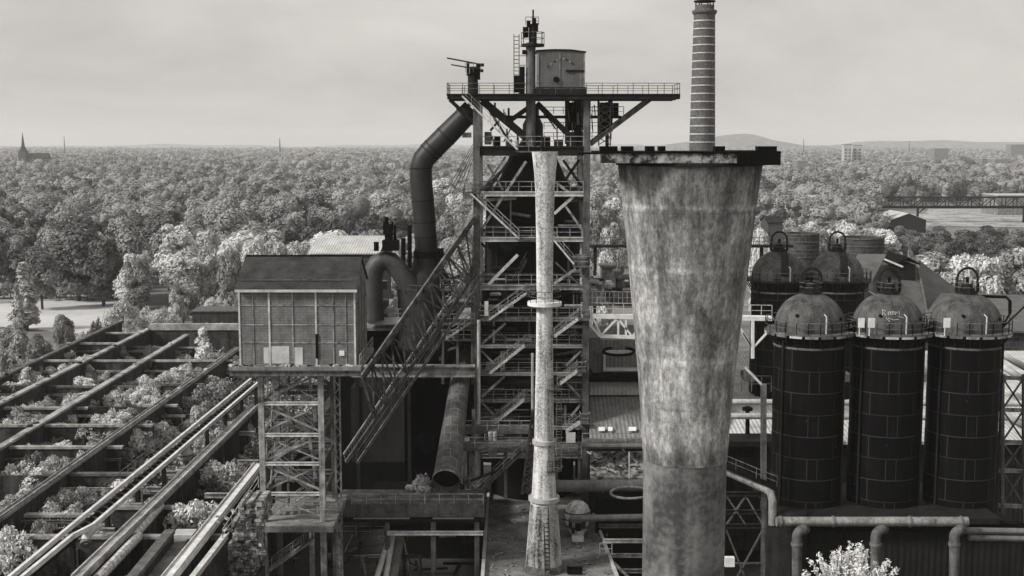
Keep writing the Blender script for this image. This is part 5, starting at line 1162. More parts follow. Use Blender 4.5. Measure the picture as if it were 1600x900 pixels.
# ruined brick pier beside trestle foot
rp = thing('ruined_pier', 'stepped crumbling masonry pier at the left foot of the hut trestle', 'pier', (PZ(370, 850, 11).x, 112, 0))
ms_ = MB(); rp_ = random.Random(4)
for i, (a, b, c, d) in enumerate([(372, 412, 786, 818), (362, 402, 815, 850), (352, 404, 848, 880), (344, 396, 876, 905)]):
    for yy_ in range(c, d, 6):
        xx_ = a + rp_.uniform(0, 5)
        while xx_ < b:
            w_ = rp_.uniform(5, 12)
            if rp_.random() > .12: ms_.pbox(xx_, yy_ + rp_.uniform(0, 1.2), min(b, xx_ + w_ - .5), yy_ + 5.7, 111 + i * .35 + rp_.uniform(-.35, .35), 115)
            xx_ += w_
ms_.build('masonry', 'rubble', rp)
cr_ = MB()
for k in range(60):
    q_ = P(rp_.uniform(345, 410), rp_.uniform(790, 880), 110.8 + rp_.random()); s_ = rp_.uniform(.1, .35); cr_.beam(q_, q_ + V((rp_.uniform(-.5, .5), rp_.uniform(-.3, .3), rp_.uniform(-.1, .3))), s_, s_)
tag(cr_.build('rubble_heap', 'rubble', rp), kind='stuff')
MB().pbox(348, 900, 406, 980, 112.2, 115).build('masonry_base', 'bunker_face', rp)
MB().rail([P(348, 846, 110), P(404, 762, 114)], 1.1, 1.4, .07).build('handrail', 'steel_frame', rp)
for k, (y, x0, x1) in enumerate([(677, 352, 398), (722, 372, 404), (774, 320, 402), (839, 330, 352), (739, 250, 275), (764, 228, 252), (790, 200, 224), (829, 160, 180)]):
    p, q = PZ(x0, y, 13.6), PZ(x1, y, 13.6); solo(MB().hbeam(p, q, .4, .5), 'cross_tie', 'steel_frame', 'pale cross tie joining the track beams, ' + ['far one beside the hut trestle', 'next to the trestle below the far one', 'long one above the ruined pier', 'at the head of the thin pale beam', 'farthest one right of the conveyor', 'second from far right of the conveyor', 'third from far right of the conveyor', 'nearest one beside the white kinked pipe'][k], 'beam', 'cross ties between the tracks')

# ================================================================== foliage
ICO = None
def ico():
    global ICO
    if ICO is None:
        import bmesh
        b = bmesh.new(); bmesh.ops.create_icosphere(b, subdivisions=1, radius=1.0); b.verts.ensure_lookup_table()
        ICO = (np.array([v.co[:] for v in b.verts]), np.array([[v.index for v in f.verts] for f in b.faces])); b.free()
    return ICO
def quads_mesh(name, m, C, Nn, size, rng, aspect=1.5, lobes=None, tone=None, ltone=None, lscale=.8):
    n = len(C); Nn = Nn / (np.linalg.norm(Nn, axis=1, keepdims=True) + 1e-9)
    rv = rng.normal(size=(n, 3)); T = np.cross(Nn, rv); T /= (np.linalg.norm(T, axis=1, keepdims=True) + 1e-9); B = np.cross(Nn, T)
    s = np.asarray(size).reshape(-1, 1) * .5; T = T * s * aspect; B = B * s
    v = np.empty((n, 4, 3), np.float32); v[:, 0] = C - T; v[:, 1] = C - B * .9; v[:, 2] = C + T; v[:, 3] = C + B
    co = v.reshape(-1, 3); vi = np.arange(4 * n, dtype=np.int32); ls = np.arange(0, 4 * n, 4, dtype=np.int32); tn_ = None if tone is None else np.repeat(tone, 4)
    if lobes is not None:
        iv, jf = ico(); lb = np.asarray(lobes); k = len(lb); nv = len(iv)
        jit = rng.uniform(.82, 1.1, (k, nv, 1)); lv = (lb[:, None, :3] + iv[None] * lb[:, None, 3:4] * lscale * jit).reshape(-1, 3)
        lf = (jf[None] + (np.arange(k) * nv)[:, None, None]).reshape(-1, 3) + 4 * n
        co = np.concatenate([co, lv]); ls = np.concatenate([ls, 4 * n + np.arange(len(lf), dtype=np.int32) * 3]); vi = np.concatenate([vi, lf.ravel().astype(np.int32)])
        if tn_ is not None: tn_ = np.concatenate([tn_, np.repeat(ltone, nv)])
    me = bpy.data.meshes.new(name); me.vertices.add(len(co)); me.vertices.foreach_set('co', co.astype(np.float32).ravel())
    me.loops.add(len(vi)); me.loops.foreach_set('vertex_index', vi); me.polygons.add(len(ls)); me.polygons.foreach_set('loop_start', ls.astype(np.int32))
    if tn_ is not None:
        at = me.attributes.new('tone', 'FLOAT', 'POINT'); at.data.foreach_set('value', tn_.astype(np.float32))
    me.update(calc_edges=True); me.materials.append(MATS[m]); return me
def sphere_dirs(n, rng):
    d = rng.normal(size=(n, 3)); return d / np.linalg.norm(d, axis=1, keepdims=True)
def crown_points(lobes, n, rng, up=.35, jitter=.55, fill=.25):
    lobes = np.asarray(lobes); w = lobes[:, 3] ** 2; idx = rng.choice(len(lobes), size=n, p=w / w.sum())
    d = sphere_dirs(n, rng); d[:, 2] = np.where(d[:, 2] < -.35, -d[:, 2], d[:, 2])
    rad = lobes[idx, 3] * np.where(rng.random(n) < fill, rng.uniform(.35, .85, n), rng.uniform(.84, 1.12, n))
    C = lobes[idx, :3] + d * rad[:, None]
    return C, d + np.array([0, 0, up]) + rng.normal(size=(n, 3)) * jitter
def lobes_round(rng, R_, h0, h1, n, rl):
    L = []; hc = (h0 + h1) / 2; hh = (h1 - h0) / 2
    for i in range(n):
        d = sphere_dirs(1, rng)[0]; k = rng.uniform(.45, .8)
        L.append((d[0] * (R_ - rl) * k * 1.2, d[1] * (R_ - rl) * k * 1.2, hc + d[2] * (hh - rl * .7), rl * rng.uniform(.6, 1.15)))
    L.append((0, 0, hc, R_ * .6)); return L
def lobes_poplar(rng, R_, h0, h1, n):
    L = []
    for i in range(n):
        t = (i + .5) / n; r = R_ * (.55 + .45 * math.sin(math.pi * min(1, t * 1.15 + .1))) ; a = rng.uniform(0, 6.28); k = rng.uniform(0, .45)
        L.append((r * k * math.cos(a), r * k * math.sin(a), h0 + (h1 - h0) * t, max(.35, r * rng.uniform(.55, .8) * (1 - .45 * t))))
    return L
def lobes_conifer(rng, R_, h0, h1, n):
    L = []
    for i in range(n):
        t = (i / n) ** .8; r = R_ * (1 - t); a = rng.uniform(0, 6.28); L.append((r * .6 * math.cos(a), r * .6 * math.sin(a), h0 + (h1 - h0) * t, max(.3, r * .5)))
    return L
foliage('leaf_weed', 0.05, 0.45, .15, .3)
KINDS = {}
def trunk_mesh(name, h, r, crown_r, rng, nl=5, start=.35):
    mb = MB(); mb.tube([(0, 0, -.3), (.1 * r, 0, h * .3), (.3 * r, .2 * r, h * .62), (0, 0, h * .86)], [r, r * .8, r * .5, r * .15], 8)
    for i in range(nl):
        a = i / nl * 6.28 + rng.uniform(0, .8); z = h * (start + .08 * i); L = crown_r * rng.uniform(.55, .85)
        mb.tube([(0, 0, z), (L * .5 * math.cos(a), L * .5 * math.sin(a), z + L * .35), (L * math.cos(a), L * math.sin(a), z + L * .8)], [r * .4, r * .25, r * .08], 5)
    o = mb.build(name, 'bark', None, (0, 0, 0)); me = o.data; bpy.data.objects.remove(o); return me
def make_kind(key, m, shape, R_, h, nq, leaf, seed, **kw):
    rng = np.random.default_rng(seed)
    if shape == 'round': lb = lobes_round(rng, R_, h * .06, h, kw.get('n', 22), R_ * kw.get('rl', .36))
    elif shape == 'poplar': lb = lobes_poplar(rng, R_, h * .1, h * .98, kw.get('n', 16))
    elif shape == 'conifer': lb = lobes_conifer(rng, R_, h * .08, h, kw.get('n', 26))
    else:       # bush: several upright sprays
        lb = []
        for i in range(kw.get('n', 20)):
            a = rng.uniform(0, 6.28); k = rng.uniform(.1, .85) * R_; lb.append((k * math.cos(a), k * math.sin(a), h * rng.uniform(.3, .8) * (1 - .35 * k / R_), R_ * rng.uniform(.14, .36)))
    C, N_ = crown_points(lb, nq, rng, kw.get('up', .35), kw.get('jit', .42), kw.get('fill', .25))
    C[:, 2] = np.maximum(C[:, 2], .15)
    me = quads_mesh('crown', m, C, N_, leaf * rng.uniform(.6, 1.4, nq), rng, 1.5, lb if 'bush' not in shape else None)
    KINDS.setdefault(key, []).append((me, trunk_mesh('trunk', h * .9, h * .022 + .06, R_, rng), R_, h))
for s in range(4): make_kind('mid', 'leaf_mid', 'round', 6.2, 14, 6000, .5, 10 + s)
for s in range(3): make_kind('dark', 'leaf_dark', 'round', 5.6, 14, 6000, .5, 20 + s, n=26, rl=.32)
for s in range(4): make_kind('pale', 'leaf_pale', 'round', 4.8, 12, 5000, .42, 30 + s, n=24, rl=.33, jit=.5)
for s in range(2): make_kind('poplar', 'leaf_mid', 'poplar', 2.4, 14, 2600, .45, 40 + s)
make_kind('conifer', 'leaf_dark', 'conifer', 3.0, 13, 2600, .5, 50)
for s in range(4): make_kind('bush', 'leaf_pale', 'bush', 2.0, 3.2, 2600, .15, 60 + s, jit=.7, fill=.45)
for s in range(3): make_kind('darkbush', 'leaf_mid', 'bush', 2.0, 3.0, 2600, .15, 70 + s, jit=.7, fill=.45)
for s in range(2): make_kind('blossom', 'leaf_blossom', 'bush', 2.0, 4.0, 2200, .15, 80 + s, jit=.7)
for s in range(2): make_kind('spire', 'leaf_pale', 'poplar', 1.1, 4.4, 1200, .25, 90 + s)
NAME = {'mid': 'broadleaf_tree', 'dark': 'broadleaf_tree', 'pale': 'birch_tree', 'poplar': 'columnar_tree', 'conifer': 'conifer_tree', 'bush': 'shrub', 'darkbush': 'shrub', 'blossom': 'blossoming_shrub', 'spire': 'young_tree'}
TREE_XY = []
def plant(kind, x, y, z, h, r, label, group=None, cat='tree', var=None):
    v = KINDS[kind]; me, tm, R_, h_ = v[(var if var is not None else rnd.randrange(len(v))) % len(v)]
    t = thing(NAME[kind], label, cat, (x, y, z), group); t.scale = (r / R_, r / R_, h / h_); t.rotation_euler = (0, 0, rnd.uniform(0, 6.28))
    for nm, mm in (('crown', me), ('trunk', tm)):
        o = bpy.data.objects.new(nm if nm == 'crown' else ('trunk' if cat == 'tree' else 'stem'), mm); COL.objects.link(o); o.parent = t
    TREE_XY.append((x, y, r)); return t
def plant_px(kind, px, py_top, Y, wpx, label, group=None, z=0.0, cat='tree', var=None):
    if cat == 'tree' and P(px, py_top, Y).z > 27: Y = (50 - 25.0) * F / (py_top - 222)
    p = P(px, py_top, Y); return plant(kind, p.x, Y, z, p.z - z, M_(wpx / 2, Y), label, group, cat, var)
def shrub_px(kind, px, yt, yb, w, label, z=10.2):
    q = PZ(px, yb, z); return plant(kind, q.x, q.y, z - .4, max(1.2, P(px, yt, q.y).z - z + .4), M_(w / 2, q.y), label, None, 'shrub')
# distinct trees
for a in [('mid', 118, 350, 392, 128, 'largest round grey tree of the clump behind the meadow'), ('mid', 190, 343, 398, 92, 'tall round tree right of the largest one behind the meadow'), ('mid', 62, 388, 372, 74, 'lower rounded tree at the left end of the clump behind the meadow'),
          ('dark', 158, 372, 380, 86, 'dark tree between the two big round trees behind the meadow'), ('pale', 212, 396, 356, 58, 'pale tree in front of the tall round tree, near the bunker corner'), ('dark', 214, 430, 345, 52, 'dark low tree at the far corner of the bunkers'),
          ('pale', 282, 398, 366, 84, 'broad pale tree between the round clump and the brick hut'), ('pale', 328, 380, 372, 60, 'pale tree with pointed top left of the hut roof'), ('pale', 358, 386, 360, 54, 'pale tree touching the left edge of the hut roof'), ('blossom', 190, 455, 300, 62, 'bright spreading tree at the bunker corner beside the meadow'),
          ('poplar', 27, 440, 262, 36, 'dark slim columnar tree at the left edge before the meadow'), ('poplar', 36, 408, 330, 60, 'pale upright tree behind the slim columnar tree at the left edge'), ('conifer', 339, 266, 880, 14, 'solitary dark pointed conifer above the woodland left of the bent pipe'), ('conifer', 10, 286, 800, 14, 'dark pointed conifer near the left edge of the far woodland'),
          ('mid', 545, 296, 500, 76, 'round tree left of the bent gas pipe'), ('pale', 598, 300, 470, 70, 'pale round tree just left of the bent gas pipe'), ('dark', 497, 305, 505, 60, 'dark upright tree above the corrugated roof'), ('pale', 450, 330, 470, 66, 'pale leafy tree above the hut roof ridge'),
          ('pale', 432, 372, 352, 70, 'bright pale tree directly behind the hut roof, left one'), ('pale', 468, 374, 350, 56, 'bright pale tree directly behind the hut roof, right one'), ('pale', 398, 374, 356, 60, 'bright pale tree above the left end of the hut roof')]:
    plant_px(a[0], a[1], a[2], a[3], a[4], a[5])
for a in [('mid', 100, 503, 250, 44, 'grey bush growing left of the outermost bunker wall'), ('mid', 60, 520, 235, 60, 'wide grey bush left of the bunkers in front of the meadow'), ('darkbush', 150, 488, 262, 34, 'dark scraggly bush at the meadow corner of the bunkers'), ('pale', 8, 545, 210, 60, 'pale bushy tree at the left edge below the columnar tree')]:
    plant_px(a[0], a[1], a[2], a[3], a[4], a[5])
for k in range(22):
    px = -12 + k * 10.5 + rnd.uniform(-3, 3); q = PZ(px, 466 + rnd.uniform(-2, 3), 0); plant('darkbush' if k % 3 else 'bush', q.x, q.y, 0, rnd.uniform(3.5, 7), rnd.uniform(2.6, 4.2), 'bush in the thicket along the far edge of the meadow', 'thicket along the meadow', 'shrub')
for k in range(26):
    px, py = rnd.uniform(215, 385), rnd.uniform(462, 512); q = PZ(px, py, 7); plant(rnd.choice(['bush', 'bush', 'darkbush', 'blossom']), q.x, max(266, q.y), 0 if q.y > 262 else 9, rnd.uniform(6, 11) if q.y > 262 else 3, rnd.uniform(2, 3.6), 'pale shrub among the low sheds beyond the bunker end wall', 'shrubs beyond the bunkers', 'shrub')
# right hand side
for k in range(17):
    px = 1196 + k * 11.5 + rnd.uniform(-3, 3); plant_px('pale', px, 343 + rnd.uniform(0, 18) + (8 if px > 1330 else 0), 455 + rnd.uniform(-24, 24), rnd.uniform(54, 78), 'pale tree in the row behind the round brick tanks', 'pale trees behind the brick tanks')
for k in range(46):
    px = 1375 + rnd.uniform(0, 1) * 265; Y = rnd.uniform(420, 560); plant_px('dark', px, 352 + (560 - Y) * .25 + rnd.uniform(-6, 8), Y, rnd.uniform(42, 58), 'dark tree in the thick wood before the gantry bridge at right', 'dark wood at right')
for k in range(15):
    px = 1415 + k * 14.5 + rnd.uniform(-4, 4); plant_px('pale', px, 404 + rnd.uniform(-10, 22) - (8 if px > 1560 else 0), 330 + rnd.uniform(-14, 18), rnd.uniform(70, 104), 'pale leafy tree behind the grey hall at right', 'pale trees behind the grey hall')
for k in range(14):
    px = rnd.uniform(1320, 1590); plant_px('pale', px, rnd.uniform(425, 455), rnd.uniform(252, 275), rnd.uniform(26, 44), 'small pale tree squeezed between the grey hall roofs behind the stoves', 'small trees between the halls')
plant_px('pale', 1424, 384, 262, 24, 'small pale tree rising over the lantern of the engine hall')
for k, (px, y, Y, w) in enumerate([(1190, 352, 300, 40), (1184, 372, 270, 34)]): plant_px('pale', px, y, Y, w, ['taller', 'shorter'][k] + ' bright tree at the right flank of the concrete stack')
for k, (px, y, Y, w) in enumerate([(935, 340, 330, 60), (955, 352, 310, 50), (945, 395, 260, 50), (930, 300, 480, 60), (958, 312, 470, 50), (720, 350, 330, 50), (700, 330, 380, 60), (712, 300, 450, 60), (690, 280, 520, 60)]):
    plant_px('pale' if k % 3 else 'mid', px, y, Y, w, 'tree glimpsed between furnace tower and concrete stack' if k < 5 else 'tree glimpsed between bent gas pipe and furnace tower', 'trees seen past the furnace' if k < 5 else 'trees seen past the gas pipe')
# individual woodland trees
def zone(x, y):
    px = 800 + x / y * F
    return px
cnt = 0
y = 375.0
while y < 540:
    x = -.44 * y
    while x < .44 * y:
        xx, yy = x + rnd.uniform(-4, 4), y + rnd.uniform(-4, 4); px = zone(xx, yy); x += rnd.uniform(11.5, 16)
        if 770 < px < 925 or 965 < px < 1185 or px > 1185: continue
        if px < 205 and yy < 408: continue
        if any((xx - a) ** 2 + (yy - b) ** 2 < (r * .75) ** 2 for a, b, r in TREE_XY): continue
        nz = math.sin(xx * .05 + 1) + math.sin(yy * .04 + xx * .02)
        kd = 'poplar' if rnd.random() < .06 else 'pale' if (px > 240 and px < 620 and yy < 425 and nz > -.9) or nz > 1.0 else ('dark' if nz < -.35 else 'mid')
        h = rnd.uniform(12, 23); r = h * rnd.uniform(.32, .47) if kd != 'poplar' else rnd.uniform(2.4, 3.4)
        side = 'left of the hut' if px < 370 else ('behind the hut' if px < 640 else 'beyond the furnace')
        tone = {'poplar': 'slim upright', 'pale': 'pale', 'dark': 'dark', 'mid': 'mid grey'}[kd]; row = 'near edge' if yy < 425 else ('second rows' if yy < 485 else 'third rows')
        plant(kd, xx, yy, 0, h, r, f'{tone} tree in the {row} of the woodland {side}', f'{tone} woodland trees {side}, {row}'); cnt += 1
    y += 13
print('woodland trees', cnt)
# shrubs in the bunkers
sh = 0
def bunker_spot(px, py): return PZ(px, py, 11.0)
spots = []
for k in range(520):
    px, py = rnd.uniform(-10, 395), rnd.uniform(505, 835)
    if py < 515 and px > 200: continue
    line = 810 - .716 * px          # long wall from the left edge to the hut
    p = bunker_spot(px, py)
    if p.x < -79 or p.y > 258: continue
    dens = .95 if (560 < py < 700) else .5
    if py < 560 or py > 705: dens = .3
    if py > line + 60: dens *= .35
    if rnd.random() > dens: continue
    spots.append((px, py, p))
spots.sort(key=lambda s: s[2].y)
for px, py, p in spots[:230]:
    kd = rnd.choice(['bush', 'bush', 'darkbush', 'bush', 'darkbush', 'bush', 'blossom']); h = rnd.uniform(1.9, 4.0) if kd != 'spire' else rnd.uniform(4.5, 6); r = rnd.uniform(1.5, 2.9) if kd != 'spire' else rnd.uniform(1.0, 1.5)
    tone = {'bush': 'pale', 'darkbush': 'grey', 'blossom': 'whitish', 'spire': 'slim upright pale'}[kd]; row = 'near' if py > 690 else ('middle' if py > 600 else 'far')
    plant(kd, p.x, p.y, 9.5, h + 1.2, r, f'{tone} shrub growing in the {row} compartments of the ore bunkers', f'{tone} shrubs in the {row} bunkers', 'shrub')
for a in [('spire', 42, 575, 632, 36, 'pale cone shaped young tree at the far left of the bunkers'), ('spire', 318, 512, 575, 38, 'grey feathery young tree left of the hut wall'), ('spire', 175, 648, 690, 26, 'bright teardrop shaped sapling on the long bunker wall'), ('bush', 222, 655, 705, 76, 'wide bright shrub right of the teardrop sapling'), ('bush', 345, 585, 650, 74, 'leafy pale shrub under the left corner of the hut'),
          ('bush', 20, 815, 905, 84, 'pale shrub at the lower left corner'), ('bush', 68, 795, 880, 56, 'pale upright shrub near the lower left corner'), ('bush', 300, 765, 850, 90, 'large light shrub between the track beams'), ('bush', 352, 712, 780, 80, 'leafy light shrub beside the trestle between the tracks'), ('bush', 338, 655, 712, 70, 'pale shrub right of the conveyor below the hut'), ('bush', 95, 705, 760, 56, 'light shrub beside the long bunker wall'), ('bush', 24, 760, 800, 62, 'light shrub on the near end of the long bunker wall'), ('bush', 380, 640, 700, 44, 'pale shrub close behind the trestle column'), ('bush', 165, 760, 800, 46, 'small light shrub left of the conveyor'),
          ('bush', 265, 600, 650, 60, 'bright shrub in the middle bunkers nearest the hut'), ('bush', 120, 610, 660, 70, 'broad pale shrub in the middle of the bunker field')]:
    shrub_px(*a)
plant_px('darkbush', 658, 738, 131, 56, 'tangled grey shrub on the casting platform beside the open tube', None, P(658, 788, 131).z, 'shrub')
for k in range(30):
    Yq = rnd.uniform(170, 300); xq = -84 - rnd.random() * (0.43 * Yq - 84 + 6) if .43 * Yq > 84 else None
    if xq is None: continue
    plant(rnd.choice(['pale', 'pale', 'mid', 'bush']) if True else '', xq, Yq, 0, rnd.uniform(6, 11), rnd.uniform(2.6, 4.4), 'low pale bushy tree growing outside the outermost bunker wall below the meadow', 'bushy trees outside the bunkers')
rng = np.random.default_rng(21); n = 90000
px_, py_ = rng.uniform(-80, -30, n), rng.uniform(84, 258, n)
nz = np.sin(px_ * .31 + 1) * np.sin(py_ * .23) + .6 * np.sin(px_ * .9 + py_ * .7) + .5 * np.sin(px_ * .17 - py_ * .11) + .7 * np.exp(-((py_ - 172) / 30) ** 2) - .25 + rng.normal(size=n) * .5
keep = nz > .35; hgt = np.clip((nz - .35) * 1.5, .05, 1.7) * rng.random(n)
C = np.stack([px_, py_, 9.6 + hgt], 1)[keep]; Nn = rng.normal(size=(len(C), 3)) * .7 + np.array([0, 0, 1.0])
me = quads_mesh('undergrowth', 'leaf_weed', C, Nn, rng.uniform(.18, .5, len(C)), rng); o = bpy.data.objects.new('undergrowth', me); COL.objects.link(o); tag(o, 'pale weeds covering the floors of the ore bunkers', 'undergrowth', None, 'stuff')
# blossoming tree at the lower right
rng = np.random.default_rng(5); bt = thing('blossoming_tree', 'white blossoming tree reaching up before the stoves at the bottom edge', 'tree', (P(1328, 900, 96).x, 96, 0))
bx, bz = P(1328, 900, 96).x, P(1328, 905, 96).z
br = MB(); Cs = []; Ns = []
zz_ = lambda py: P(1328, py, 96).z
br.tube([(bx, 96, 0), (bx + .2, 96, 6), (bx, 96, bz - 2)], [.35, .3, .22], 8)
for i in range(70):
    a = rng.uniform(0, 6.28); sp_r = rng.uniform(.0, 1.0) ** .6; tx = bx + 3.7 * sp_r * math.cos(a); ty = 96 + 2.6 * sp_r * math.sin(a); tz = zz_(846) - 2.7 * sp_r ** 1.6 + rng.uniform(-1.1, .55)
    b0 = V((bx + .3 * math.cos(a), 96, bz - 2 - rng.uniform(0, 1.5))); m_ = V(((b0.x + tx) / 2 + .3 * math.cos(a), (b0.y + ty) / 2, (b0.z + tz) / 2 - .2)); e_ = V((tx, ty, tz))
    br.tube([b0, m_, e_], [.09, .05, .02], 5, False)
    for t in np.linspace(.35, 1.0, 26):
        q = m_.lerp(e_, (t - .3) / .7) if t > .3 else m_
        for _ in range(3): Cs.append((q.x + rng.normal() * .11, q.y + rng.normal() * .11, q.z + rng.normal() * .11)); Ns.append(rng.normal(size=3) + np.array([0, -.2, .6]))
br.build('trunk', 'bark', bt)
me = quads_mesh('crown', 'leaf_blossom', np.array(Cs) - np.array(bt.location), np.array(Ns), rng.uniform(.09, .19, len(Cs)), rng, 2.3); o = bpy.data.objects.new('crown', me); COL.objects.link(o); o.parent = bt

# far woodland as one mass
rng = np.random.default_rng(11)
def tree_field(rows):
    Cs, Ns, Sz, Ls, Ts, LT = [], [], [], [], [], []
    for (y0, y1, sp, nq, leaf, R0, R1, h0, h1) in rows:
        y = y0
        while y < y1:
            n = int(.9 * y / sp) + 1
            xs = (np.arange(n) - n / 2) * sp + rng.uniform(-sp * .4, sp * .4, n)
            for x in xs:
                yy = y + rng.uniform(-sp * .4, sp * .4); px = 800 + x / yy * F
                # clearings: industrial yard, far meadow, gaps in the canopy
                g0 = 222 + 50 * F / yy
                if 1375 < px < 1640 and 556 < yy < 1000: continue
                if px < 30 and 395 < yy < 540: continue
                if 640 < yy < 1500 and math.sin(x * .011 + .5) + math.sin(yy * .017 + x * .006) > 1.45: continue
                if yy > 1500 and math.sin(x * .004 + 2) + math.sin(yy * .0045 + x * .002) > 1.35: continue
                if yy < 700 and 985 < px < 1165: continue
                if yy < 556 and px > 1375: continue
                stand = .5 * math.sin(x * .013 + yy * .006) + .5 * math.sin(yy * .011 - x * .005 + 1.3); h = rng.uniform(h0, h1) + 3.5 * stand; r = rng.uniform(R0, R1) * rng.choice([.5, .75, 1, 1, 1.25]); tq = .15 * stand + .05 * math.sin(yy * .03 + x * .004) + rng.normal() * .11 + (.22 if rng.random() < .07 else 0) - (.2 if rng.random() < .07 else 0)
                if rng.random() < .08: continue
                k = max(2, int(rng.integers(5, 9)) if nq > 60 else 4)
                L = []
                for _ in range(k):
                    a = rng.uniform(0, 6.28); d = rng.uniform(.1, .6) * r; L.append((x + d * math.cos(a), yy + d * math.sin(a), h - r * rng.uniform(.35, .9), r * rng.uniform(.35, .62)))
                L.append((x, yy, h * .34, min(r * .55, h * .33)))
                C, N_ = crown_points(L, nq, rng, .45, .32, .05); Cs.append(C); Ns.append(N_); Sz.append(leaf * rng.uniform(.6, 1.4, nq)); Ls += L; Ts.append(np.full(nq, tq)); LT += [tq] * len(L)
            y += sp
    return np.concatenate(Cs), np.concatenate(Ns), np.concatenate(Sz), Ls, np.concatenate(Ts), np.array(LT)
C, N_, Sz, Ls, Ts, LT = tree_field([(545, 800, 14, 520, .9, 5.5, 9.5, 13, 23), (806, 1500, 18, 220, 1.4, 8, 12, 14, 22), (1510, 3200, 28, 80, 2.6, 11, 18, 11, 19), (3220, 8200, 66, 60, 7, 22, 38, 8, 17)])
print('far quads', len(C))
me = quads_mesh('distant_woodland', 'leaf_far', C, N_, Sz, rng, 1.5, Ls, Ts, LT, .85); o = bpy.data.objects.new('distant_woodland', me); COL.objects.link(o)
tag(o, 'endless mid grey woodland stretching to the horizon', 'woodland', None, 'stuff')

# ================================================================== far buildings
def block(name, label, cat, px0, px1, py0, py1, Y, depth, m, roofm, group=None, win=False):
    a, b = P(px0, py0, Y), P(px1, py0, Y); t = thing(name, label, cat, ((a.x + b.x) / 2, Y + depth / 2, 0), group)
    MB().box(a.x, b.x, Y, Y + depth, 0, a.z).build('wall', m, t); MB().box(a.x - .3, b.x + .3, Y - .3, Y + depth + .3, a.z + .01, a.z + .5).build('roof', roofm, t)
    if win:
        n = int((a.z - 4) / 6)
        for i in range(n):
            z = 4 + i * 6
            for s in (.25, .75): MB().box(a.x + (b.x - a.x) * (s - .12), a.x + (b.x - a.x) * (s + .12), Y - .2, Y - .02, z, z + 2.6).build('window', 'steel_dark', t)
    return t
ch_ = thing('church', 'distant dark church with sharp tall spire at the left horizon', 'church', (P(34, 240, 2300).x, 2310, 0))
a = P(34, 236, 2300); MB().box(a.x - 7, a.x + 7, 2300, 2314, 0, a.z).build('tower', 'brick_dark', ch_)
MB().lathe(a.x, 2307, [(7.5, a.z), (3.2, a.z + 9), (0, P(33, 205, 2300).z)], 8).build('spire', 'steel_dark', ch_)
b = P(74, 247, 2300); MB().prism([(a.x + 7, 2303, 0), (b.x, 2303, 0), (b.x, 2303, b.z), (a.x + 7, 2303, b.z)], (0, 16, 0)).build('nave', 'brick_dark', ch_)
MB().prism([(a.x + 7.1, 2302.5, b.z), (a.x + 7.1, 2311, b.z + 9), (a.x + 7.1, 2319.5, b.z)], (b.x - a.x - 7, 0, 0)).build('nave_roof', 'steel_dark', ch_)
for px, py, Y, w, lab in [(100, 213, 4600, 3, 'faint thin mast right of the church spire on the horizon'), (437, 216, 4400, 4, 'faint horizon chimney left of the bent gas pipe'), (1256, 216, 5000, 3, 'faint thin mast on the horizon left of the twin tower blocks'), (1421, 220, 5200, 3, 'faint thin mast on the horizon right of the twin tower blocks'), ]:
    p = P(px, py, Y); t = thing('horizon_mast', lab, 'mast', (p.x, Y, 0)); MB().tube([(p.x, Y, 0), (p.x, Y, p.z * .5), (p.x, Y, p.z)], [w, w * .7, w * .3], 8).build('shaft', 'brick_dark', t)
block('tower_block', 'left one of two pale distant tower blocks on the right horizon', 'tower block', 1319, 1331, 226, 245, 2400, 16, 'concrete_pale', 'steel_dark', 'twin tower blocks', True)
block('tower_block', 'right one of two pale distant tower blocks on the right horizon', 'tower block', 1333, 1347, 227, 245, 2420, 16, 'concrete_pale', 'steel_dark', 'twin tower blocks', True)
for px0, px1, py, Y, lab in [(1280, 1340, 266, 1500, 'long pale shed left of centre in the far right woodland'), (1345, 1395, 264, 1520, 'pale shed right of the long pale shed in the far right woodland'), (1412, 1432, 253, 1900, 'small bright shed below the twin tower blocks to the right'), (1470, 1500, 257, 1750, 'bright flat shed in the far woodland toward the right edge'), (1535, 1552, 248, 1950, 'tiny bright flat shed far right of the twin tower blocks'), (1555, 1576, 249, 1900, 'bright flat shed far out beside the tiny one at right'), (1460, 1482, 232, 2600, 'pale industrial roof high on the right horizon'), (1580, 1625, 226, 3000, 'pale flat roof at the right edge of the horizon'), (1246, 1262, 251, 1600, 'bright little roof right of the concrete stack rim'), (1272, 1306, 309, 760, 'pale low shed in the woodland right of the concrete stack'), (1560, 1625, 306, 860, 'long pale roof behind the gantry bridge at right edge')]:
    Yd_ = 30; block('pale_shed', lab, 'shed', px0, px1, py, py + 6, Y, Yd_, 'concrete_wall', 'concrete_pale')
for k in range(26):
    px = rnd.uniform(2, 640); py = rnd.uniform(232, 250); Y = rnd.uniform(1700, 3000); w = rnd.uniform(5, 9)
    gable('distant_house', 'tiny pale house far off among trees left of the furnace', 'house', px, px + w, P(0, 0, 100) and 222 + (50 - 17.5) * F / Y, 222 + (50 - 21) * F / Y, Y, 12, 'tile_roof', 'concrete_deck' if k % 3 else 'concrete_pale', k % 2 == 0, 'distant houses on the left')
for k, (px, Y, lab) in enumerate([(14, 1000, 'white house wall at the left edge below the church'), (44, 960, 'white gabled house below the church, right of the wall at the edge'), (62, 1000, 'smallest white house in the row below the church'), (40, 820, 'white house in front of the row below the church')]):
    gable('white_house', lab, 'house', px - 6, px + 6, 222 + 34 * F / Y, 222 + 29 * F / Y, Y, 12, 'tile_roof', 'white_paint', k % 2 == 1, 'white houses below the church')
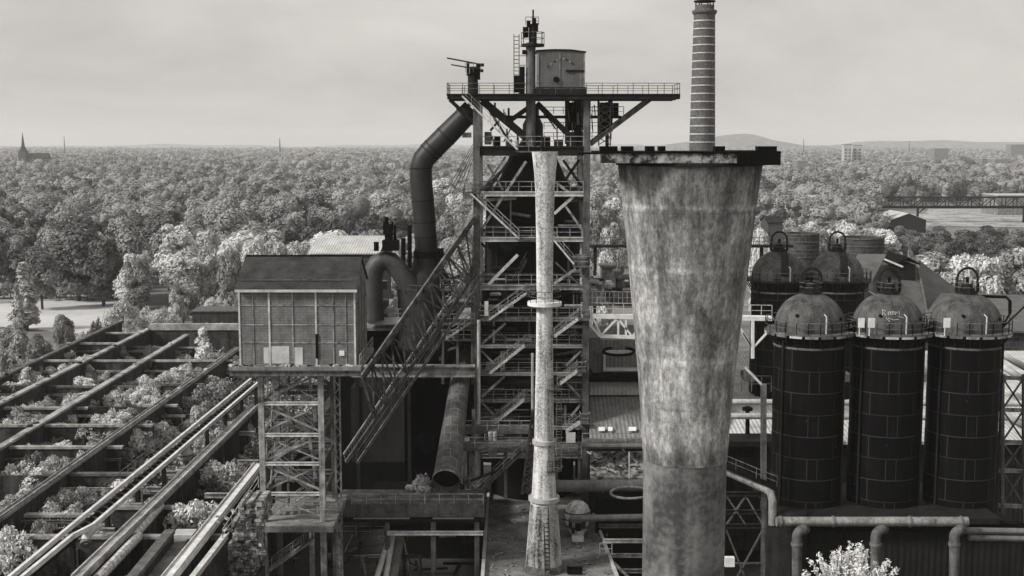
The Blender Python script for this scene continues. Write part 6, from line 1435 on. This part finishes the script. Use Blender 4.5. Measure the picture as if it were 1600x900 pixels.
# shed with open dark gable and the gantry bridge
gable('open_shed', 'shed with dark gabled front standing in the pale yard at right', 'shed', 1392, 1447, 344, 331, 690, 34, 'sheet_pale', 'steel_dark', False)
struct(MB()._add([PZ(1384, 366, .05), PZ(1440, 366, .05), PZ(1470, 334, .05), PZ(1395, 334, .05)], [(0, 1, 2, 3)]), 'pale_apron', 'pale_yard')
gb = thing('gantry_bridge', 'long dark trussed gantry bridge crossing the pale yard at right', 'gantry', (P(1500, 320, 780).x, 780, 0))
xa, xb = P(1376, 315, 780).x, P(1660, 315, 780).x; zt_, zb2 = P(1500, 308.5, 780).z, P(1500, 324, 780).z
for Y in (780, 786):
    MB().beam((xa, Y, zt_), (xb, Y, zt_), .7, .8).build('top_chord', 'steel_dark', gb); MB().beam((xa, Y, zb2), (xb, Y, zb2), .8, 1.3).build('bottom_chord', 'steel_black', gb)
    n = 16; tm = MB()
    for i in range(n + 1):
        x = xa + (xb - xa) * i / n; tm.beam((x, Y, zb2), (x, Y, zt_), .5)
        if i < n: tm.beam((x, Y, zb2 if i % 2 else zt_), (x + (xb - xa) / n, Y, zt_ if i % 2 else zb2), .4)
    tm.build('web_members', 'steel_dark', gb)
for px in (1434, 1600): 
    for Y in (780, 786): x = P(px, 330, Y).x; MB().beam((x, Y, 0), (x, Y, zb2 - .6), 1.2).build('leg', 'steel_dark', gb)
x = P(1434, 330, 780).x; MB().beam((x + 6, 783, zb2), (x, 783, zb2 - 5), .6).build('leg_brace', 'steel_dark', gb)

# ================================================================== sky, sun, haze
SUN = V((-0.80, -0.36, 0.66)).normalized(); el = math.asin(SUN.z); az = math.atan2(SUN.x, SUN.y)
w = bpy.data.worlds.new('World'); S.world = w; w.use_nodes = True; nt = w.node_tree; N = nt.nodes; L = nt.links
bg = N['Background']; bg.inputs['Strength'].default_value = 0.05
sky = N.new('ShaderNodeTexSky'); sky.sky_type = 'NISHITA'; sky.sun_disc = False; sky.sun_elevation = el; sky.sun_rotation = az
sky.air_density = 1.0; sky.dust_density = 3.0; sky.ozone_density = 1.0
bw = N.new('ShaderNodeRGBToBW'); L.new(sky.outputs['Color'], bw.inputs[0])
fl_ = N.new('ShaderNodeMix'); fl_.inputs[0].default_value = 0.88; fl_.inputs[3].default_value = 4.75; L.new(bw.outputs[0], fl_.inputs[2])
tc = N.new('ShaderNodeTexCoord'); mp = N.new('ShaderNodeMapping'); mp.inputs['Scale'].default_value = (1.0, 1.0, 3.6); mp.inputs['Rotation'].default_value = (0, R(4), 0); L.new(tc.outputs['Generated'], mp.inputs['Vector'])
n1 = N.new('ShaderNodeTexNoise'); n1.inputs['Scale'].default_value = 3.6; n1.inputs['Detail'].default_value = 8; n1.inputs['Roughness'].default_value = .56; n1.inputs['Distortion'].default_value = .5; L.new(mp.outputs[0], n1.inputs['Vector'])
mr = N.new('ShaderNodeMapRange'); mr.inputs['From Min'].default_value = .3; mr.inputs['From Max'].default_value = .7; mr.inputs['To Min'].default_value = .77; mr.inputs['To Max'].default_value = 1.13; L.new(n1.outputs['Fac'], mr.inputs['Value'])
mu = N.new('ShaderNodeMath'); mu.operation = 'MULTIPLY'; L.new(fl_.outputs[0], mu.inputs[0]); L.new(mr.outputs[0], mu.inputs[1])
tn = N.new('ShaderNodeMix'); tn.data_type = 'RGBA'; tn.blend_type = 'MULTIPLY'; tn.inputs[0].default_value = 1; tn.inputs[7].default_value = (1, .963, .91, 1); L.new(mu.outputs[0], tn.inputs[6]); L.new(tn.outputs[2], bg.inputs['Color'])
sd = bpy.data.lights.new('sun', 'SUN'); sd.energy = 1.5; sd.angle = R(13); sd.color = (1, .98, .945); so = bpy.data.objects.new('sun', sd); COL.objects.link(so)
so.rotation_euler = (-SUN).to_track_quat('-Z', 'Y').to_euler()
hm = bpy.data.materials.new('haze_air'); hm.use_nodes = True; hn = hm.node_tree.nodes; hl = hm.node_tree.links
for n in list(hn):
    if n.type == 'BSDF_PRINCIPLED': hn.remove(n)
pv_ = hn.new('ShaderNodeVolumePrincipled'); pv_.inputs['Color'].default_value = (.93, .93, .93, 1); pv_.inputs['Density'].default_value = HAZE; pv_.inputs['Anisotropy'].default_value = 0.0
hl.new(pv_.outputs[0], hn['Material Output'].inputs['Volume']); MATS['haze_air'] = hm
hz = MB().box(-9500, 9500, -500, 13500, -8, 170).build('haze', 'haze_air'); hz['kind'] = 'stuff'
S.view_settings.view_transform = 'Standard'; S.view_settings.look = 'None'; S.view_settings.exposure = EXPO; S.view_settings.gamma = 1; S.view_settings.use_curve_mapping = False
S.render.engine = 'CYCLES'; S.cycles.use_denoising = True; S.cycles.max_bounces = 5; S.cycles.diffuse_bounces = 3; S.cycles.glossy_bounces = 2; S.cycles.volume_bounces = 1; S.cycles.transparent_max_bounces = 6

for o in list(S.objects):                # every labelled top-level object is a thing of its own
    if o.parent is None and 'category' in o and 'kind' not in o: o['kind'] = 'thing'
